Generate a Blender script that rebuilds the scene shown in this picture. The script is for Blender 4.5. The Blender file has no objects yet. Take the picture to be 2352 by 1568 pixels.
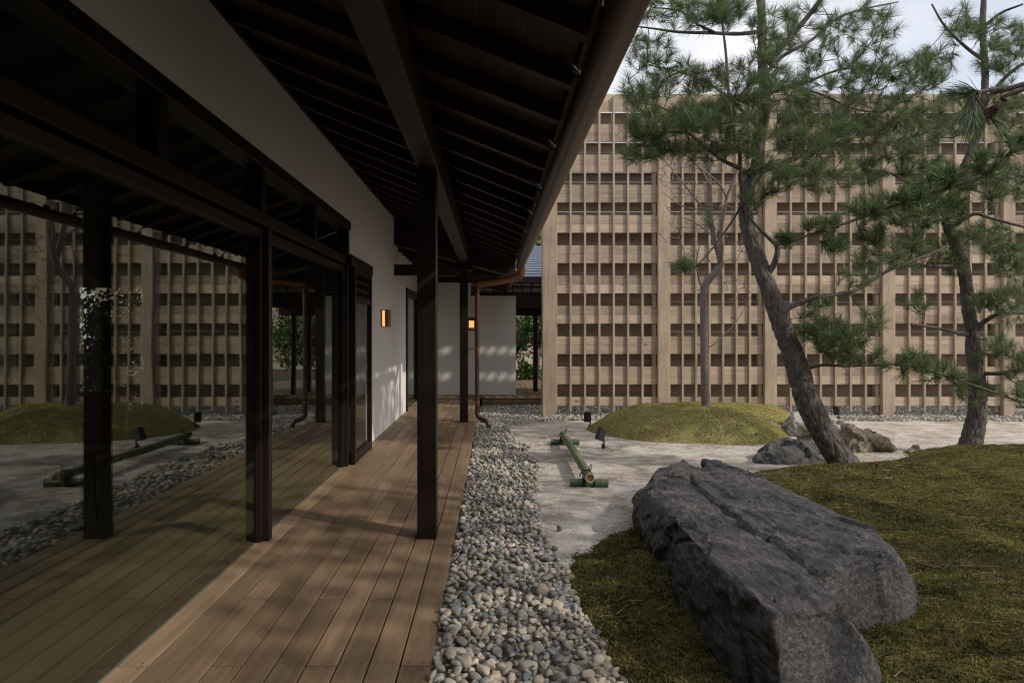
import bpy, bmesh, math, random
import numpy as np
from mathutils import Vector, Matrix, noise as mnoise

random.seed(7)
rng = np.random.default_rng(7)
S = bpy.context.scene
C = S.collection

# ------------------------------------------------------------------ camera, light, exposure
F = 1568.0                       # focal length in pixels of a 2352 px wide picture (24 mm lens)
CX, CY, EYE = 1130.0, 765.0, 1.29
cam_d = bpy.data.cameras.new('camera')
cam = bpy.data.objects.new('camera', cam_d)
C.objects.link(cam)
cam.location = (0, 0, EYE)
cam.rotation_euler = (math.radians(90), 0, 0)
cam_d.sensor_width = 36.0
cam_d.lens = 24.0
cam_d.shift_x = 46.0 / 2352
cam_d.shift_y = -19.0 / 2352
cam_d.clip_start = 0.05
cam_d.clip_end = 1500
S.camera = cam

SUN_DIR = Vector((1.0, -0.57, 0.83)).normalized()
SUN_STRENGTH = 2.2
SKY_STRENGTH = 0.15
EXPOSURE = 0.30
sun_d = bpy.data.lights.new('sun', 'SUN')
sun_d.energy = SUN_STRENGTH
sun_d.angle = math.radians(1.0)
sun_d.color = (1.0, 0.92, 0.82)
sun = bpy.data.objects.new('sun', sun_d)
C.objects.link(sun)
sun.rotation_euler = SUN_DIR.to_track_quat('Z', 'Y').to_euler()

w = bpy.data.worlds.new('World')
S.world = w
w.use_nodes = True
nt = w.node_tree
nt.nodes.clear()
out = nt.nodes.new('ShaderNodeOutputWorld')
bg = nt.nodes.new('ShaderNodeBackground')
sky = nt.nodes.new('ShaderNodeTexSky')
sky.sky_type = 'NISHITA'
sky.sun_disc = False
sky.sun_elevation = math.asin(SUN_DIR.z)
sky.sun_rotation = math.radians(120)
sky.air_density = 1.0
sky.dust_density = 2.5
tc = nt.nodes.new('ShaderNodeTexCoord')
mp = nt.nodes.new('ShaderNodeMapping')
mp.inputs['Scale'].default_value = (1.0, 1.0, 2.6)
cn = nt.nodes.new('ShaderNodeTexNoise')
cn.inputs['Scale'].default_value = 2.2
cn.inputs['Detail'].default_value = 6
cr = nt.nodes.new('ShaderNodeMapRange')
cr.inputs['From Min'].default_value = 0.36
cr.inputs['From Max'].default_value = 0.66
cr.inputs['To Min'].default_value = 0.5
cr.inputs['To Max'].default_value = 0.95
mx = nt.nodes.new('ShaderNodeMix')
mx.data_type = 'RGBA'
mx.inputs['B'].default_value = (5.9, 5.85, 6.0, 1)
L = nt.links.new
L(tc.outputs['Generated'], mp.inputs['Vector'])
L(mp.outputs['Vector'], cn.inputs['Vector'])
L(cn.outputs['Fac'], cr.inputs['Value'])
L(cr.outputs['Result'], mx.inputs['Factor'])
L(sky.outputs['Color'], mx.inputs['A'])
L(mx.outputs['Result'], bg.inputs['Color'])
bg.inputs['Strength'].default_value = SKY_STRENGTH
L(bg.outputs['Background'], out.inputs['Surface'])

S.view_settings.view_transform = 'Standard'
S.view_settings.look = 'None'
S.view_settings.gamma = 1.0
S.view_settings.use_curve_mapping = False
S.view_settings.exposure = EXPOSURE
S.render.engine = 'CYCLES'
S.cycles.use_denoising = True
S.cycles.filter_width = 1.1
S.cycles.max_bounces = 10
S.cycles.diffuse_bounces = 5
S.cycles.glossy_bounces = 4
S.cycles.transparent_max_bounces = 16

# ------------------------------------------------------------------ helpers
WL = {}                                       # world location of every parent


def gz(x, y):                                 # level of the open ground
    z = -0.05 - 0.012 * (min(max(y, -2), 16) - 5)
    return z


def at(X, Y, y):                              # measured direction + distance -> point in the garden
    return Vector(((X - CX) * y / F, y, EYE - (Y - CY) * y / F))


def empty(name, loc, label=None, cat=None, group=None, kind=None):
    o = bpy.data.objects.new(name, None)
    C.objects.link(o)
    o.empty_display_size = 0.2
    o.location = loc
    WL[o] = Vector(loc)
    tag(o, label, cat, group, kind)
    return o


def tag(o, label=None, cat=None, group=None, kind=None):
    if label: o['label'] = label
    if cat: o['category'] = cat
    if group: o['group'] = group
    if kind: o['kind'] = kind
    return o


def link(name, me, parent=None, origin=(0, 0, 0), kind=None):
    o = bpy.data.objects.new(name, me)
    C.objects.link(o)
    origin = Vector(origin)
    WL[o] = origin
    if parent is not None:
        o.parent = parent
        o.location = origin - WL[parent]
    else:
        o.location = origin
    if kind: o['kind'] = kind
    return o


def mesh(name, V, Fc, mat=None, smooth=False):
    me = bpy.data.meshes.new(name)
    V = np.asarray(V, dtype=np.float32)
    if isinstance(Fc, np.ndarray):
        n, k = Fc.shape
        me.vertices.add(len(V))
        me.vertices.foreach_set('co', V.ravel())
        me.loops.add(n * k)
        me.loops.foreach_set('vertex_index', Fc.astype(np.int32).ravel())
        me.polygons.add(n)
        me.polygons.foreach_set('loop_start', np.arange(0, n * k, k, dtype=np.int32))
        me.polygons.foreach_set('loop_total', np.full(n, k, dtype=np.int32))
        me.update(calc_edges=True)
    else:
        me.from_pydata([tuple(v) for v in V], [], Fc)
        me.update()
    if smooth:
        me.polygons.foreach_set('use_smooth', np.ones(len(me.polygons), dtype=bool))
    if mat: me.materials.append(mat)
    return me


def obj(name, V, Fc, mat, parent=None, smooth=False, origin=None, kind=None):
    V = np.asarray(V, dtype=np.float64)
    if origin is None:
        origin = (V.min(0) + V.max(0)) / 2
    return link(name, mesh(name, V - np.asarray(origin), Fc, mat, smooth), parent, origin, kind)


def bm_box(bm, x0, x1, y0, y1, z0, z1):
    r = bmesh.ops.create_cube(bm, size=1)
    for v in r['verts']:
        v.co = Vector(((x0 + x1) / 2 + v.co.x * (x1 - x0), (y0 + y1) / 2 + v.co.y * (y1 - y0), (z0 + z1) / 2 + v.co.z * (z1 - z0)))
    return r['verts']


def box(name, x0, x1, y0, y1, z0, z1, mat, parent=None, bev=0.003, origin=None, kind=None):
    x0, x1 = min(x0, x1), max(x0, x1)
    y0, y1 = min(y0, y1), max(y0, y1)
    z0, z1 = min(z0, z1), max(z0, z1)
    c = Vector(((x0 + x1) / 2, (y0 + y1) / 2, (z0 + z1) / 2)) if origin is None else Vector(origin)
    bm = bmesh.new()
    bm_box(bm, x0 - c.x, x1 - c.x, y0 - c.y, y1 - c.y, z0 - c.z, z1 - c.z)
    if bev:
        bmesh.ops.bevel(bm, geom=list(bm.edges), offset=bev, segments=1, affect='EDGES')
    me = bpy.data.meshes.new(name)
    bm.to_mesh(me)
    bm.free()
    me.materials.append(mat)
    return link(name, me, parent, c, kind)


def boxes(name, lst, mat, parent=None, kind=None):
    V, Fc = [], []
    for (x0, x1, y0, y1, z0, z1) in lst:
        b = len(V)
        V += [(x, y, z) for z in (z0, z1) for y in (y0, y1) for x in (x0, x1)]
        Fc += [[b + i for i in f] for f in ((0, 2, 3, 1), (4, 5, 7, 6), (0, 1, 5, 4), (2, 6, 7, 3), (0, 4, 6, 2), (1, 3, 7, 5))]
    return obj(name, V, Fc, mat, parent, kind=kind)


def prism_y(name, poly_xz, y0, y1, mat, parent=None):
    n = len(poly_xz)
    V = [(x, y0, z) for x, z in poly_xz] + [(x, y1, z) for x, z in poly_xz]
    Fc = [list(range(n)), list(range(2 * n - 1, n - 1, -1))]
    Fc += [[i, i + n, (i + 1) % n + n, (i + 1) % n] for i in range(n)]
    return obj(name, V, Fc, mat, parent)


def catmull(P, per=6):
    P = [np.asarray(p, float) for p in P]
    if len(P) < 3:
        return [P[0] + (P[-1] - P[0]) * t for t in np.linspace(0, 1, per + 1)]
    Q = [2 * P[0] - P[1]] + P + [2 * P[-1] - P[-2]]
    R = []
    for i in range(1, len(Q) - 2):
        a, b, c, d = Q[i - 1:i + 3]
        for t in np.linspace(0, 1, per, endpoint=False):
            R.append(0.5 * ((2 * b) + (-a + c) * t + (2 * a - 5 * b + 4 * c - d) * t * t + (-a + 3 * b - 3 * c + d) * t ** 3))
    R.append(P[-1])
    return R


def tube(pts, radii, sides=8, cap=True, rough=0.0, seed=0):
    P = np.asarray(pts, float)
    n = len(P)
    T = np.gradient(P, axis=0)
    T /= np.linalg.norm(T, axis=1)[:, None] + 1e-9
    up = np.array([0.13, 0.31, 0.94]) if abs(T[0][2]) < 0.9 else np.array([0.95, 0.3, 0.0])
    u = np.cross(T[0], up)
    u /= np.linalg.norm(u)
    V = []
    ang = np.linspace(0, 2 * np.pi, sides, endpoint=False)
    for i in range(n):
        u = u - T[i] * np.dot(u, T[i])
        u /= np.linalg.norm(u) + 1e-9
        v = np.cross(T[i], u)
        ring = P[i] + radii[i] * (np.cos(ang)[:, None] * u + np.sin(ang)[:, None] * v)
        if rough:
            for k in range(sides):
                p = ring[k] * 1.0
                q = Vector((p[0] * 14 + seed, p[1] * 14, p[2] * 6))
                d = mnoise.noise(q) * 0.6 + mnoise.noise(q * 2.7) * 0.5
                ring[k] = P[i] + (ring[k] - P[i]) * (1 + rough * d)
        V.append(ring)
    V = np.concatenate(V)
    a = np.arange(n - 1)[:, None] * sides
    k = np.arange(sides)[None, :]
    k2 = (k + 1) % sides
    Q = np.stack([a + k, a + k2, a + sides + k2, a + sides + k], -1).reshape(-1, 4)
    Fc = Q.tolist()
    if cap:
        Fc.append(list(range(sides))[::-1])
        Fc.append([(n - 1) * sides + i for i in range(sides)])
    return V, Fc


def join(parts):
    V, Fc, b = [], [], 0
    for v, f in parts:
        V.append(np.asarray(v, float))
        Fc += [[i + b for i in q] for q in f]
        b += len(v)
    return np.concatenate(V), Fc


# ------------------------------------------------------------------ materials
def new_mat(name):
    m = bpy.data.materials.new(name)
    m.use_nodes = True
    n = m.node_tree
    p = n.nodes['Principled BSDF']
    return m, n, p


def ramp(n, stops, interp='LINEAR'):
    r = n.nodes.new('ShaderNodeValToRGB')
    r.color_ramp.interpolation = interp
    e = r.color_ramp.elements
    while len(e) > 1: e.remove(e[-1])
    e[0].position = stops[0][0]
    e[0].color = (*stops[0][1], 1)
    for pos, c in stops[1:]:
        k = e.new(pos)
        k.color = (*c, 1)
    return r


def coords(n, scale=(1, 1, 1), rand=True, use='Object'):
    t = n.nodes.new('ShaderNodeTexCoord')
    src = t.outputs[use]
    if rand:
        oi = n.nodes.new('ShaderNodeObjectInfo')
        mu = n.nodes.new('ShaderNodeMath')
        mu.operation = 'MULTIPLY'
        mu.inputs[1].default_value = 37.0
        n.links.new(oi.outputs['Random'], mu.inputs[0])
        va = n.nodes.new('ShaderNodeVectorMath')
        va.operation = 'ADD'
        n.links.new(src, va.inputs[0])
        n.links.new(mu.outputs[0], va.inputs[1])
        src = va.outputs[0]
    m = n.nodes.new('ShaderNodeMapping')
    m.inputs['Scale'].default_value = scale
    n.links.new(src, m.inputs['Vector'])
    return m.outputs['Vector']


def tex_noise(n, vec, scale=1, detail=4, rough=0.55, dist=0):
    t = n.nodes.new('ShaderNodeTexNoise')
    t.inputs['Scale'].default_value = scale
    t.inputs['Detail'].default_value = detail
    t.inputs['Roughness'].default_value = rough
    t.inputs['Distortion'].default_value = dist
    if vec is not None: n.links.new(vec, t.inputs['Vector'])
    return t.outputs['Fac']


def mix(n, a, b, fac, mode='MIX'):
    m = n.nodes.new('ShaderNodeMix')
    m.data_type = 'RGBA'
    m.blend_type = mode
    for k, v in (('Factor', fac), ('A', a), ('B', b)):
        if hasattr(v, 'is_linked') or isinstance(v, bpy.types.NodeSocket):
            n.links.new(v, m.inputs[k])
        elif isinstance(v, (int, float)):
            m.inputs[k].default_value = v
        else:
            m.inputs[k].default_value = (*v, 1)
    return m.outputs['Result']


def bump(n, p, h, strength=0.3, dist=0.01):
    b = n.nodes.new('ShaderNodeBump')
    b.inputs['Strength'].default_value = strength
    b.inputs['Distance'].default_value = dist
    n.links.new(h, b.inputs['Height'])
    n.links.new(b.outputs['Normal'], p.inputs['Normal'])
    return b


def wood(name, c1, c2, rough=0.6, axis='y', var=0.25, grain=1.0, bumpk=0.15, knots=False, spec=0.3, zs=1.0):
    m, n, p = new_mat(name)
    k = {'x': (1.2, 22, 22), 'y': (22, 1.2, 22), 'z': (22, 22, 1.2)}[axis]
    v = coords(n, k)
    g = tex_noise(n, v, grain, 5, 0.6, 0.6)
    v2 = coords(n, tuple(a * 4 for a in k))
    g2 = tex_noise(n, v2, grain, 3)
    v3 = coords(n, (1.5, 1.5, 1.5))
    g3 = tex_noise(n, v3, 1.5, 3)
    r = ramp(n, [(0.3, c1), (0.7, c2)])
    n.links.new(g, r.inputs['Fac'])
    col = mix(n, r.outputs['Color'], tuple(a * 0.62 for a in c1), 0.0)
    rr = ramp(n, [(0.45, (0, 0, 0)), (0.75, (1, 1, 1))])
    n.links.new(g2, rr.inputs['Fac'])
    ml = n.nodes.new('ShaderNodeMath'); ml.operation = 'MULTIPLY'; ml.inputs[1].default_value = 0.35
    n.links.new(rr.outputs['Color'], ml.inputs[0])
    col = mix(n, r.outputs['Color'], tuple(a * 0.6 for a in c1), ml.outputs[0])
    oi = n.nodes.new('ShaderNodeObjectInfo')
    mr = n.nodes.new('ShaderNodeMapRange')
    mr.inputs['To Min'].default_value = 1 - var
    mr.inputs['To Max'].default_value = 1 + var * 0.6
    n.links.new(oi.outputs['Random'], mr.inputs['Value'])
    mr2 = n.nodes.new('ShaderNodeMapRange')
    mr2.inputs['From Min'].default_value = 0.3
    mr2.inputs['From Max'].default_value = 0.7
    mr2.inputs['To Min'].default_value = 0.82
    mr2.inputs['To Max'].default_value = 1.1
    n.links.new(g3, mr2.inputs['Value'])
    mm = n.nodes.new('ShaderNodeMath'); mm.operation = 'MULTIPLY'
    n.links.new(mr.outputs['Result'], mm.inputs[0]); n.links.new(mr2.outputs['Result'], mm.inputs[1])
    vm = n.nodes.new('ShaderNodeVectorMath'); vm.operation = 'SCALE'
    n.links.new(col, vm.inputs[0]); n.links.new(mm.outputs[0], vm.inputs['Scale'])
    col = vm.outputs[0]
    if knots:
        vk = coords(n, {'x': (2.2, 7, 7), 'y': (7, 2.2, 7), 'z': (7, 7, 2.2)}[axis])
        vo = n.nodes.new('ShaderNodeTexVoronoi')
        vo.inputs['Scale'].default_value = 1.0
        n.links.new(vk, vo.inputs['Vector'])
        kr = ramp(n, [(0.05, (1, 1, 1)), (0.12, (0, 0, 0))])
        n.links.new(vo.outputs['Distance'], kr.inputs['Fac'])
        col = mix(n, col, tuple(a * 0.35 for a in c1), kr.outputs['Color'])
    n.links.new(col, p.inputs['Base Color'])
    p.inputs['Roughness'].default_value = rough
    p.inputs['Specular IOR Level'].default_value = spec
    bump(n, p, g2, bumpk, 0.004)
    return m


def plain(name, c, rough=0.6, metal=0.0, spec=0.5, var=0.15, scale=6, bumpk=0.0):
    m, n, p = new_mat(name)
    v = coords(n, (1, 1, 1))
    g = tex_noise(n, v, scale, 5)
    col = mix(n, tuple(a * (1 - var) for a in c), tuple(min(1, a * (1 + var)) for a in c), g)
    n.links.new(col, p.inputs['Base Color'])
    p.inputs['Roughness'].default_value = rough
    p.inputs['Metallic'].default_value = metal
    p.inputs['Specular IOR Level'].default_value = spec
    if bumpk: bump(n, p, tex_noise(n, v, scale * 8, 4), bumpk, 0.004)
    return m


DARK = wood('dark_stained_timber', (0.009, 0.005, 0.004), (0.020, 0.010, 0.007), 0.42, 'z', 0.15, spec=0.35)
DARKY = wood('dark_stained_timber_along', (0.009, 0.005, 0.004), (0.022, 0.011, 0.008), 0.5, 'y', 0.2, spec=0.3)
BEAM = wood('weathered_dark_beam', (0.034, 0.022, 0.018), (0.062, 0.040, 0.031), 0.55, 'y', 0.1, spec=0.3)
DARKX = wood('dark_stained_timber_across', (0.013, 0.006, 0.0045), (0.038, 0.017, 0.012), 0.5, 'x', 0.2, spec=0.3)
DECKM = wood('deck_timber', (0.21, 0.142, 0.085), (0.32, 0.226, 0.142), 0.5, 'y', 0.2, 1.0, 0.12, spec=0.35)
SOFF = wood('soffit_timber', (0.028, 0.017, 0.012), (0.11, 0.066, 0.046), 0.55, 'y', 0.2, 0.7, spec=0.3)
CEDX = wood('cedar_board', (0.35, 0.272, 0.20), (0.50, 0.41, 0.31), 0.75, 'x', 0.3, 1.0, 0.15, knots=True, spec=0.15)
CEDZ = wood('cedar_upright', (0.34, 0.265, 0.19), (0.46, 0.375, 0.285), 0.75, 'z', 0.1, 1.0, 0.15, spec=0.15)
CEDXB = wood('cedar_back_board_shaded', (0.19, 0.14, 0.10), (0.28, 0.21, 0.155), 0.8, 'x', 0.16, 1.0, 0.15, spec=0.15)  # cedar darkened so its colour carries the shade of the recesses
PLASTER = plain('white_plaster', (0.76, 0.735, 0.71), 0.85, spec=0.2, var=0.03, scale=1.5, bumpk=0.08)
COPPER_D = plain('aged_copper_gutter', (0.10, 0.066, 0.052), 0.36, 0.75, var=0.25, scale=5)
COPPER = plain('copper_pipe', (0.105, 0.062, 0.05), 0.38, 0.7, var=0.3, scale=4)
COPPER_L = plain('bright_copper', (0.27, 0.115, 0.055), 0.4, 0.6, var=0.25, scale=4)
BLACK = plain('black_metal', (0.012, 0.013, 0.014), 0.45, var=0.2)
ROPE = plain('black_rope', (0.012, 0.011, 0.010), 0.9, var=0.3, scale=60, bumpk=0.5)
ROOFM = plain('blue_grey_metal_roof', (0.12, 0.155, 0.23), 0.32, 0.6, var=0.1)
CONC = plain('beige_render', (0.45, 0.38, 0.31), 0.85, spec=0.2, var=0.06)
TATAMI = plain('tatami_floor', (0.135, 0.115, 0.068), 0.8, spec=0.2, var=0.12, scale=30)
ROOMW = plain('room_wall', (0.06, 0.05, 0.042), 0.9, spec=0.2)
SHOJI = plain('paper_screen', (0.62, 0.68, 0.74), 0.9, spec=0.1, var=0.03)
LEATHER = plain('dark_red_seat', (0.05, 0.012, 0.008), 0.5)
ASPH = plain('far_ground_earth', (0.07, 0.065, 0.045), 0.95, spec=0.1, var=0.2, scale=2)

# glass
GLASS, n, p = new_mat('window_glass')
n.nodes.remove(p)
o_ = [x for x in n.nodes if x.type == 'OUTPUT_MATERIAL'][0]
lw = n.nodes.new('ShaderNodeLayerWeight'); lw.inputs['Blend'].default_value = 0.5
pw5 = n.nodes.new('ShaderNodeMath'); pw5.operation = 'POWER'; pw5.inputs[1].default_value = 5.0
n.links.new(lw.outputs['Facing'], pw5.inputs[0])
fr = n.nodes.new('ShaderNodeMath'); fr.operation = 'MULTIPLY_ADD'; fr.inputs[1].default_value = 0.88; fr.inputs[2].default_value = 0.12
n.links.new(pw5.outputs[0], fr.inputs[0])
gv = coords(n, (1, 1, 1), rand=True)
gb = n.nodes.new('ShaderNodeBump'); gb.inputs['Strength'].default_value = 0.06; gb.inputs['Distance'].default_value = 0.02
n.links.new(tex_noise(n, gv, 1.3, 1), gb.inputs['Height'])
tr = n.nodes.new('ShaderNodeBsdfTransparent'); tr.inputs['Color'].default_value = (0.85, 0.87, 0.82, 1)
gl = n.nodes.new('ShaderNodeBsdfGlossy'); gl.inputs['Roughness'].default_value = 0.0
gl.inputs['Color'].default_value = (0.86, 0.9, 0.88, 1)
n.links.new(gb.outputs['Normal'], gl.inputs['Normal'])
ms = n.nodes.new('ShaderNodeMixShader')
n.links.new(fr.outputs[0], ms.inputs[0]); n.links.new(tr.outputs[0], ms.inputs[1]); n.links.new(gl.outputs[0], ms.inputs[2])
n.links.new(ms.outputs[0], o_.inputs['Surface'])

EDGE = plain('glass_edge', (0.13, 0.18, 0.18), 0.25, spec=0.8, var=0.1)

# lamp glow
GLOW, n, p = new_mat('lamp_glow')
p.inputs['Base Color'].default_value = (0.9, 0.6, 0.3, 1)
p.inputs['Emission Color'].default_value = (1.0, 0.55, 0.2, 1)
p.inputs['Emission Strength'].default_value = 0.75

# bark
def bark(name, c1, c2, sc=1.0, k=0.9, dist=0.02, ring=False):
    m, n, p = new_mat(name)
    v = coords(n, (16 * sc, 16 * sc, (5 if not ring else 40) * sc), rand=False)
    vo = n.nodes.new('ShaderNodeTexVoronoi')
    vo.feature = 'DISTANCE_TO_EDGE'
    vo.inputs['Scale'].default_value = 1.3
    nz = tex_noise(n, v, 1.2, 4)
    va = n.nodes.new('ShaderNodeVectorMath'); va.operation = 'ADD'
    n.links.new(v, va.inputs[0])
    vs = n.nodes.new('ShaderNodeVectorMath'); vs.operation = 'SCALE'; vs.inputs['Scale'].default_value = 1.3
    tn = n.nodes.new('ShaderNodeTexNoise'); tn.inputs['Scale'].default_value = 1.0
    n.links.new(v, tn.inputs['Vector'])
    n.links.new(tn.outputs['Color'], vs.inputs[0]); n.links.new(vs.outputs[0], va.inputs[1])
    n.links.new(va.outputs[0], vo.inputs['Vector'])
    r = ramp(n, [(0.0, tuple(a * 0.3 for a in c1)), (0.12, c1), (0.5, c2)])
    n.links.new(vo.outputs['Distance'], r.inputs['Fac'])
    col = mix(n, r.outputs['Color'], tuple(a * 1.5 for a in c2), tex_noise(n, v, 3.0, 4))
    n.links.new(col, p.inputs['Base Color'])
    p.inputs['Roughness'].default_value = 0.9
    p.inputs['Specular IOR Level'].default_value = 0.15
    ad = n.nodes.new('ShaderNodeMath'); ad.operation = 'ADD'
    mn = n.nodes.new('ShaderNodeMath'); mn.operation = 'MINIMUM'; mn.inputs[1].default_value = 0.25
    n.links.new(vo.outputs['Distance'], mn.inputs[0])
    m2 = n.nodes.new('ShaderNodeMath'); m2.operation = 'MULTIPLY'; m2.inputs[1].default_value = 0.25
    n.links.new(tex_noise(n, v, 5, 4), m2.inputs[0])
    n.links.new(mn.outputs[0], ad.inputs[0]); n.links.new(m2.outputs[0], ad.inputs[1])
    bump(n, p, ad.outputs[0], k, dist)
    return m


BARK = bark('pine_bark', (0.045, 0.038, 0.033), (0.125, 0.108, 0.095))
TWIG = plain('pine_twig_bark', (0.055, 0.045, 0.036), 0.9, spec=0.15, var=0.35, scale=20)
BARE = bark('bare_tree_bark', (0.10, 0.082, 0.076), (0.19, 0.16, 0.15), 1.0, 0.3, 0.004, True)
BARETWIG = plain('bare_twig_bark', (0.20, 0.15, 0.145), 0.8, spec=0.2, var=0.3, scale=20)


def island_ramp_mat(name, stops, rough=0.6, src='island', mottling=0.3, spec=0.3, trans=0.0, bumpk=0.0, scale=25, patch=0.0):
    m, n, p = new_mat(name)
    if src == 'island':
        g = n.nodes.new('ShaderNodeNewGeometry'); o = g.outputs['Random Per Island']
    else:
        g = n.nodes.new('ShaderNodeObjectInfo'); o = g.outputs['Random']
    r = ramp(n, stops)
    if patch:
        pv = coords(n, (1, 1, 1), rand=False)
        pn = tex_noise(n, pv, 3.2, 7, 0.7)
        pr = n.nodes.new('ShaderNodeMapRange')
        pr.inputs['From Min'].default_value = 0.32; pr.inputs['From Max'].default_value = 0.68
        n.links.new(pn, pr.inputs['Value'])
        pm = n.nodes.new('ShaderNodeMix')
        pm.inputs['Factor'].default_value = patch
        n.links.new(o, pm.inputs['A']); n.links.new(pr.outputs['Result'], pm.inputs['B'])
        o = pm.outputs['Result']
    n.links.new(o, r.inputs['Fac'])
    col = r.outputs['Color']
    if mottling:
        v = coords(n, (1, 1, 1), rand=False)
        gz_ = tex_noise(n, v, scale, 5)
        mr = n.nodes.new('ShaderNodeMapRange')
        mr.inputs['From Min'].default_value = 0.3; mr.inputs['From Max'].default_value = 0.7
        mr.inputs['To Min'].default_value = 1 - mottling; mr.inputs['To Max'].default_value = 1 + mottling
        n.links.new(gz_, mr.inputs['Value'])
        vm = n.nodes.new('ShaderNodeVectorMath'); vm.operation = 'SCALE'
        n.links.new(col, vm.inputs[0]); n.links.new(mr.outputs['Result'], vm.inputs['Scale'])
        col = vm.outputs[0]
        if bumpk: bump(n, p, tex_noise(n, v, scale * 3, 4), bumpk, 0.003)
    n.links.new(col, p.inputs['Base Color'])
    p.inputs['Roughness'].default_value = rough
    p.inputs['Specular IOR Level'].default_value = spec
    if trans:
        p.inputs['Subsurface Weight'].default_value = 0.0
        o_ = [x for x in n.nodes if x.type == 'OUTPUT_MATERIAL'][0]
        t = n.nodes.new('ShaderNodeBsdfTranslucent')
        n.links.new(col, t.inputs['Color'])
        ms = n.nodes.new('ShaderNodeMixShader'); ms.inputs[0].default_value = trans
        n.links.new(p.outputs[0], ms.inputs[1]); n.links.new(t.outputs[0], ms.inputs[2])
        n.links.new(ms.outputs[0], o_.inputs['Surface'])
    return m


PEB_STOPS = [(0.0, (0.13, 0.135, 0.13)), (0.12, (0.24, 0.25, 0.24)), (0.25, (0.44, 0.36, 0.27)), (0.38, (0.30, 0.31, 0.29)),
             (0.5, (0.52, 0.47, 0.40)), (0.62, (0.21, 0.22, 0.215)), (0.7, (0.42, 0.34, 0.25)), (0.8, (0.46, 0.43, 0.38)),
             (0.9, (0.26, 0.21, 0.18)), (0.94, (0.34, 0.35, 0.34)), (0.985, (0.10, 0.12, 0.155)), (1.0, (0.14, 0.16, 0.19))]
PEB_I = island_ramp_mat('river_pebble_many', PEB_STOPS, 0.6, 'island', 0.22, bumpk=0.2)
PEB_O = island_ramp_mat('river_pebble', PEB_STOPS, 0.6, 'object', 0.22, bumpk=0.2)
NEEDLE = island_ramp_mat('pine_needles', [(0, (0.045, 0.075, 0.034)), (0.5, (0.095, 0.140, 0.055)), (0.85, (0.16, 0.21, 0.08)), (1, (0.24, 0.25, 0.11))],
                         0.4, 'island', 0, 0.5, trans=0.35)
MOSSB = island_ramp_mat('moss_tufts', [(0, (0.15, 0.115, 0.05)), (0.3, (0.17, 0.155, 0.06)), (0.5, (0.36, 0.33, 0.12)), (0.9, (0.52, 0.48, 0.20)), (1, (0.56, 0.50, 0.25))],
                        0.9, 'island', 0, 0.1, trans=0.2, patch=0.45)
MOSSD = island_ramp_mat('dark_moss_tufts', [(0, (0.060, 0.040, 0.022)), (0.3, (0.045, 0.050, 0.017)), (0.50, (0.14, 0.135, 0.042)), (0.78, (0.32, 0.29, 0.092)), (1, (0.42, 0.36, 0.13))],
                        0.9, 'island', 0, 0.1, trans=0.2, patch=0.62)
DEAD = island_ramp_mat('fallen_needles', [(0, (0.09, 0.055, 0.035)), (0.6, (0.19, 0.13, 0.085)), (1, (0.32, 0.25, 0.17))], 0.8, 'island', 0, 0.2)
LEAFM = island_ramp_mat('shrub_leaves', [(0, (0.03, 0.06, 0.015)), (0.6, (0.08, 0.14, 0.03)), (1, (0.17, 0.24, 0.06))], 0.4, 'island', 0, 0.4, trans=0.3)


def moss_mat(name, a, b, c, brown):
    m, n, p = new_mat(name)
    v = coords(n, (1, 1, 1), rand=False)
    f = tex_noise(n, v, 45, 5, 0.7)
    r = ramp(n, [(0.32, a), (0.5, b), (0.68, c)])
    n.links.new(f, r.inputs['Fac'])
    bigr = ramp(n, [(0.48, (0, 0, 0)), (0.68, (1, 1, 1))])
    n.links.new(tex_noise(n, v, 2.0, 5), bigr.inputs['Fac'])
    ml = n.nodes.new('ShaderNodeMath'); ml.operation = 'MULTIPLY'; ml.inputs[1].default_value = 0.6
    n.links.new(bigr.outputs['Color'], ml.inputs[0])
    col = mix(n, r.outputs['Color'], brown, ml.outputs[0])
    n.links.new(col, p.inputs['Base Color'])
    p.inputs['Roughness'].default_value = 1.0
    p.inputs['Specular IOR Level'].default_value = 0.05
    bump(n, p, tex_noise(n, v, 90, 4, 0.7), 0.8, 0.012)
    return m


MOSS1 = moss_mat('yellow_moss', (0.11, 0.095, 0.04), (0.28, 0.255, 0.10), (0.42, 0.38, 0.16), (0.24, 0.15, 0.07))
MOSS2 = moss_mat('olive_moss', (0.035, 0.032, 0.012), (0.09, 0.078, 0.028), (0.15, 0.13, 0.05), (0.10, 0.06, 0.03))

SAND, n, p = new_mat('decomposed_granite_sand')
v = coords(n, (1, 1, 1), rand=False)
fine = tex_noise(n, v, 85, 8, 0.85)
r = ramp(n, [(0.34, (0.31, 0.275, 0.24)), (0.5, (0.56, 0.52, 0.465)), (0.62, (0.80, 0.755, 0.70))])
n.links.new(fine, r.inputs['Fac'])
vst = coords(n, (1.0, 1.3, 1), rand=False)
br = ramp(n, [(0.46, (0, 0, 0)), (0.56, (1, 1, 1))])
n.links.new(tex_noise(n, vst, 2.4, 14, 0.82, 0.2), br.inputs['Fac'])
ml = n.nodes.new('ShaderNodeMath'); ml.operation = 'MULTIPLY'; ml.inputs[1].default_value = 0.75
n.links.new(br.outputs['Color'], ml.inputs[0])
col = mix(n, r.outputs['Color'], (0.27, 0.215, 0.16), ml.outputs[0])
br2 = ramp(n, [(0.52, (0, 0, 0)), (0.60, (1, 1, 1))])
n.links.new(tex_noise(n, vst, 13, 10, 0.85, 0.1), br2.inputs['Fac'])
ml2 = n.nodes.new('ShaderNodeMath'); ml2.operation = 'MULTIPLY'; ml2.inputs[1].default_value = 0.55
n.links.new(br2.outputs['Color'], ml2.inputs[0])
col = mix(n, col, (0.13, 0.095, 0.07), ml2.outputs[0])
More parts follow.
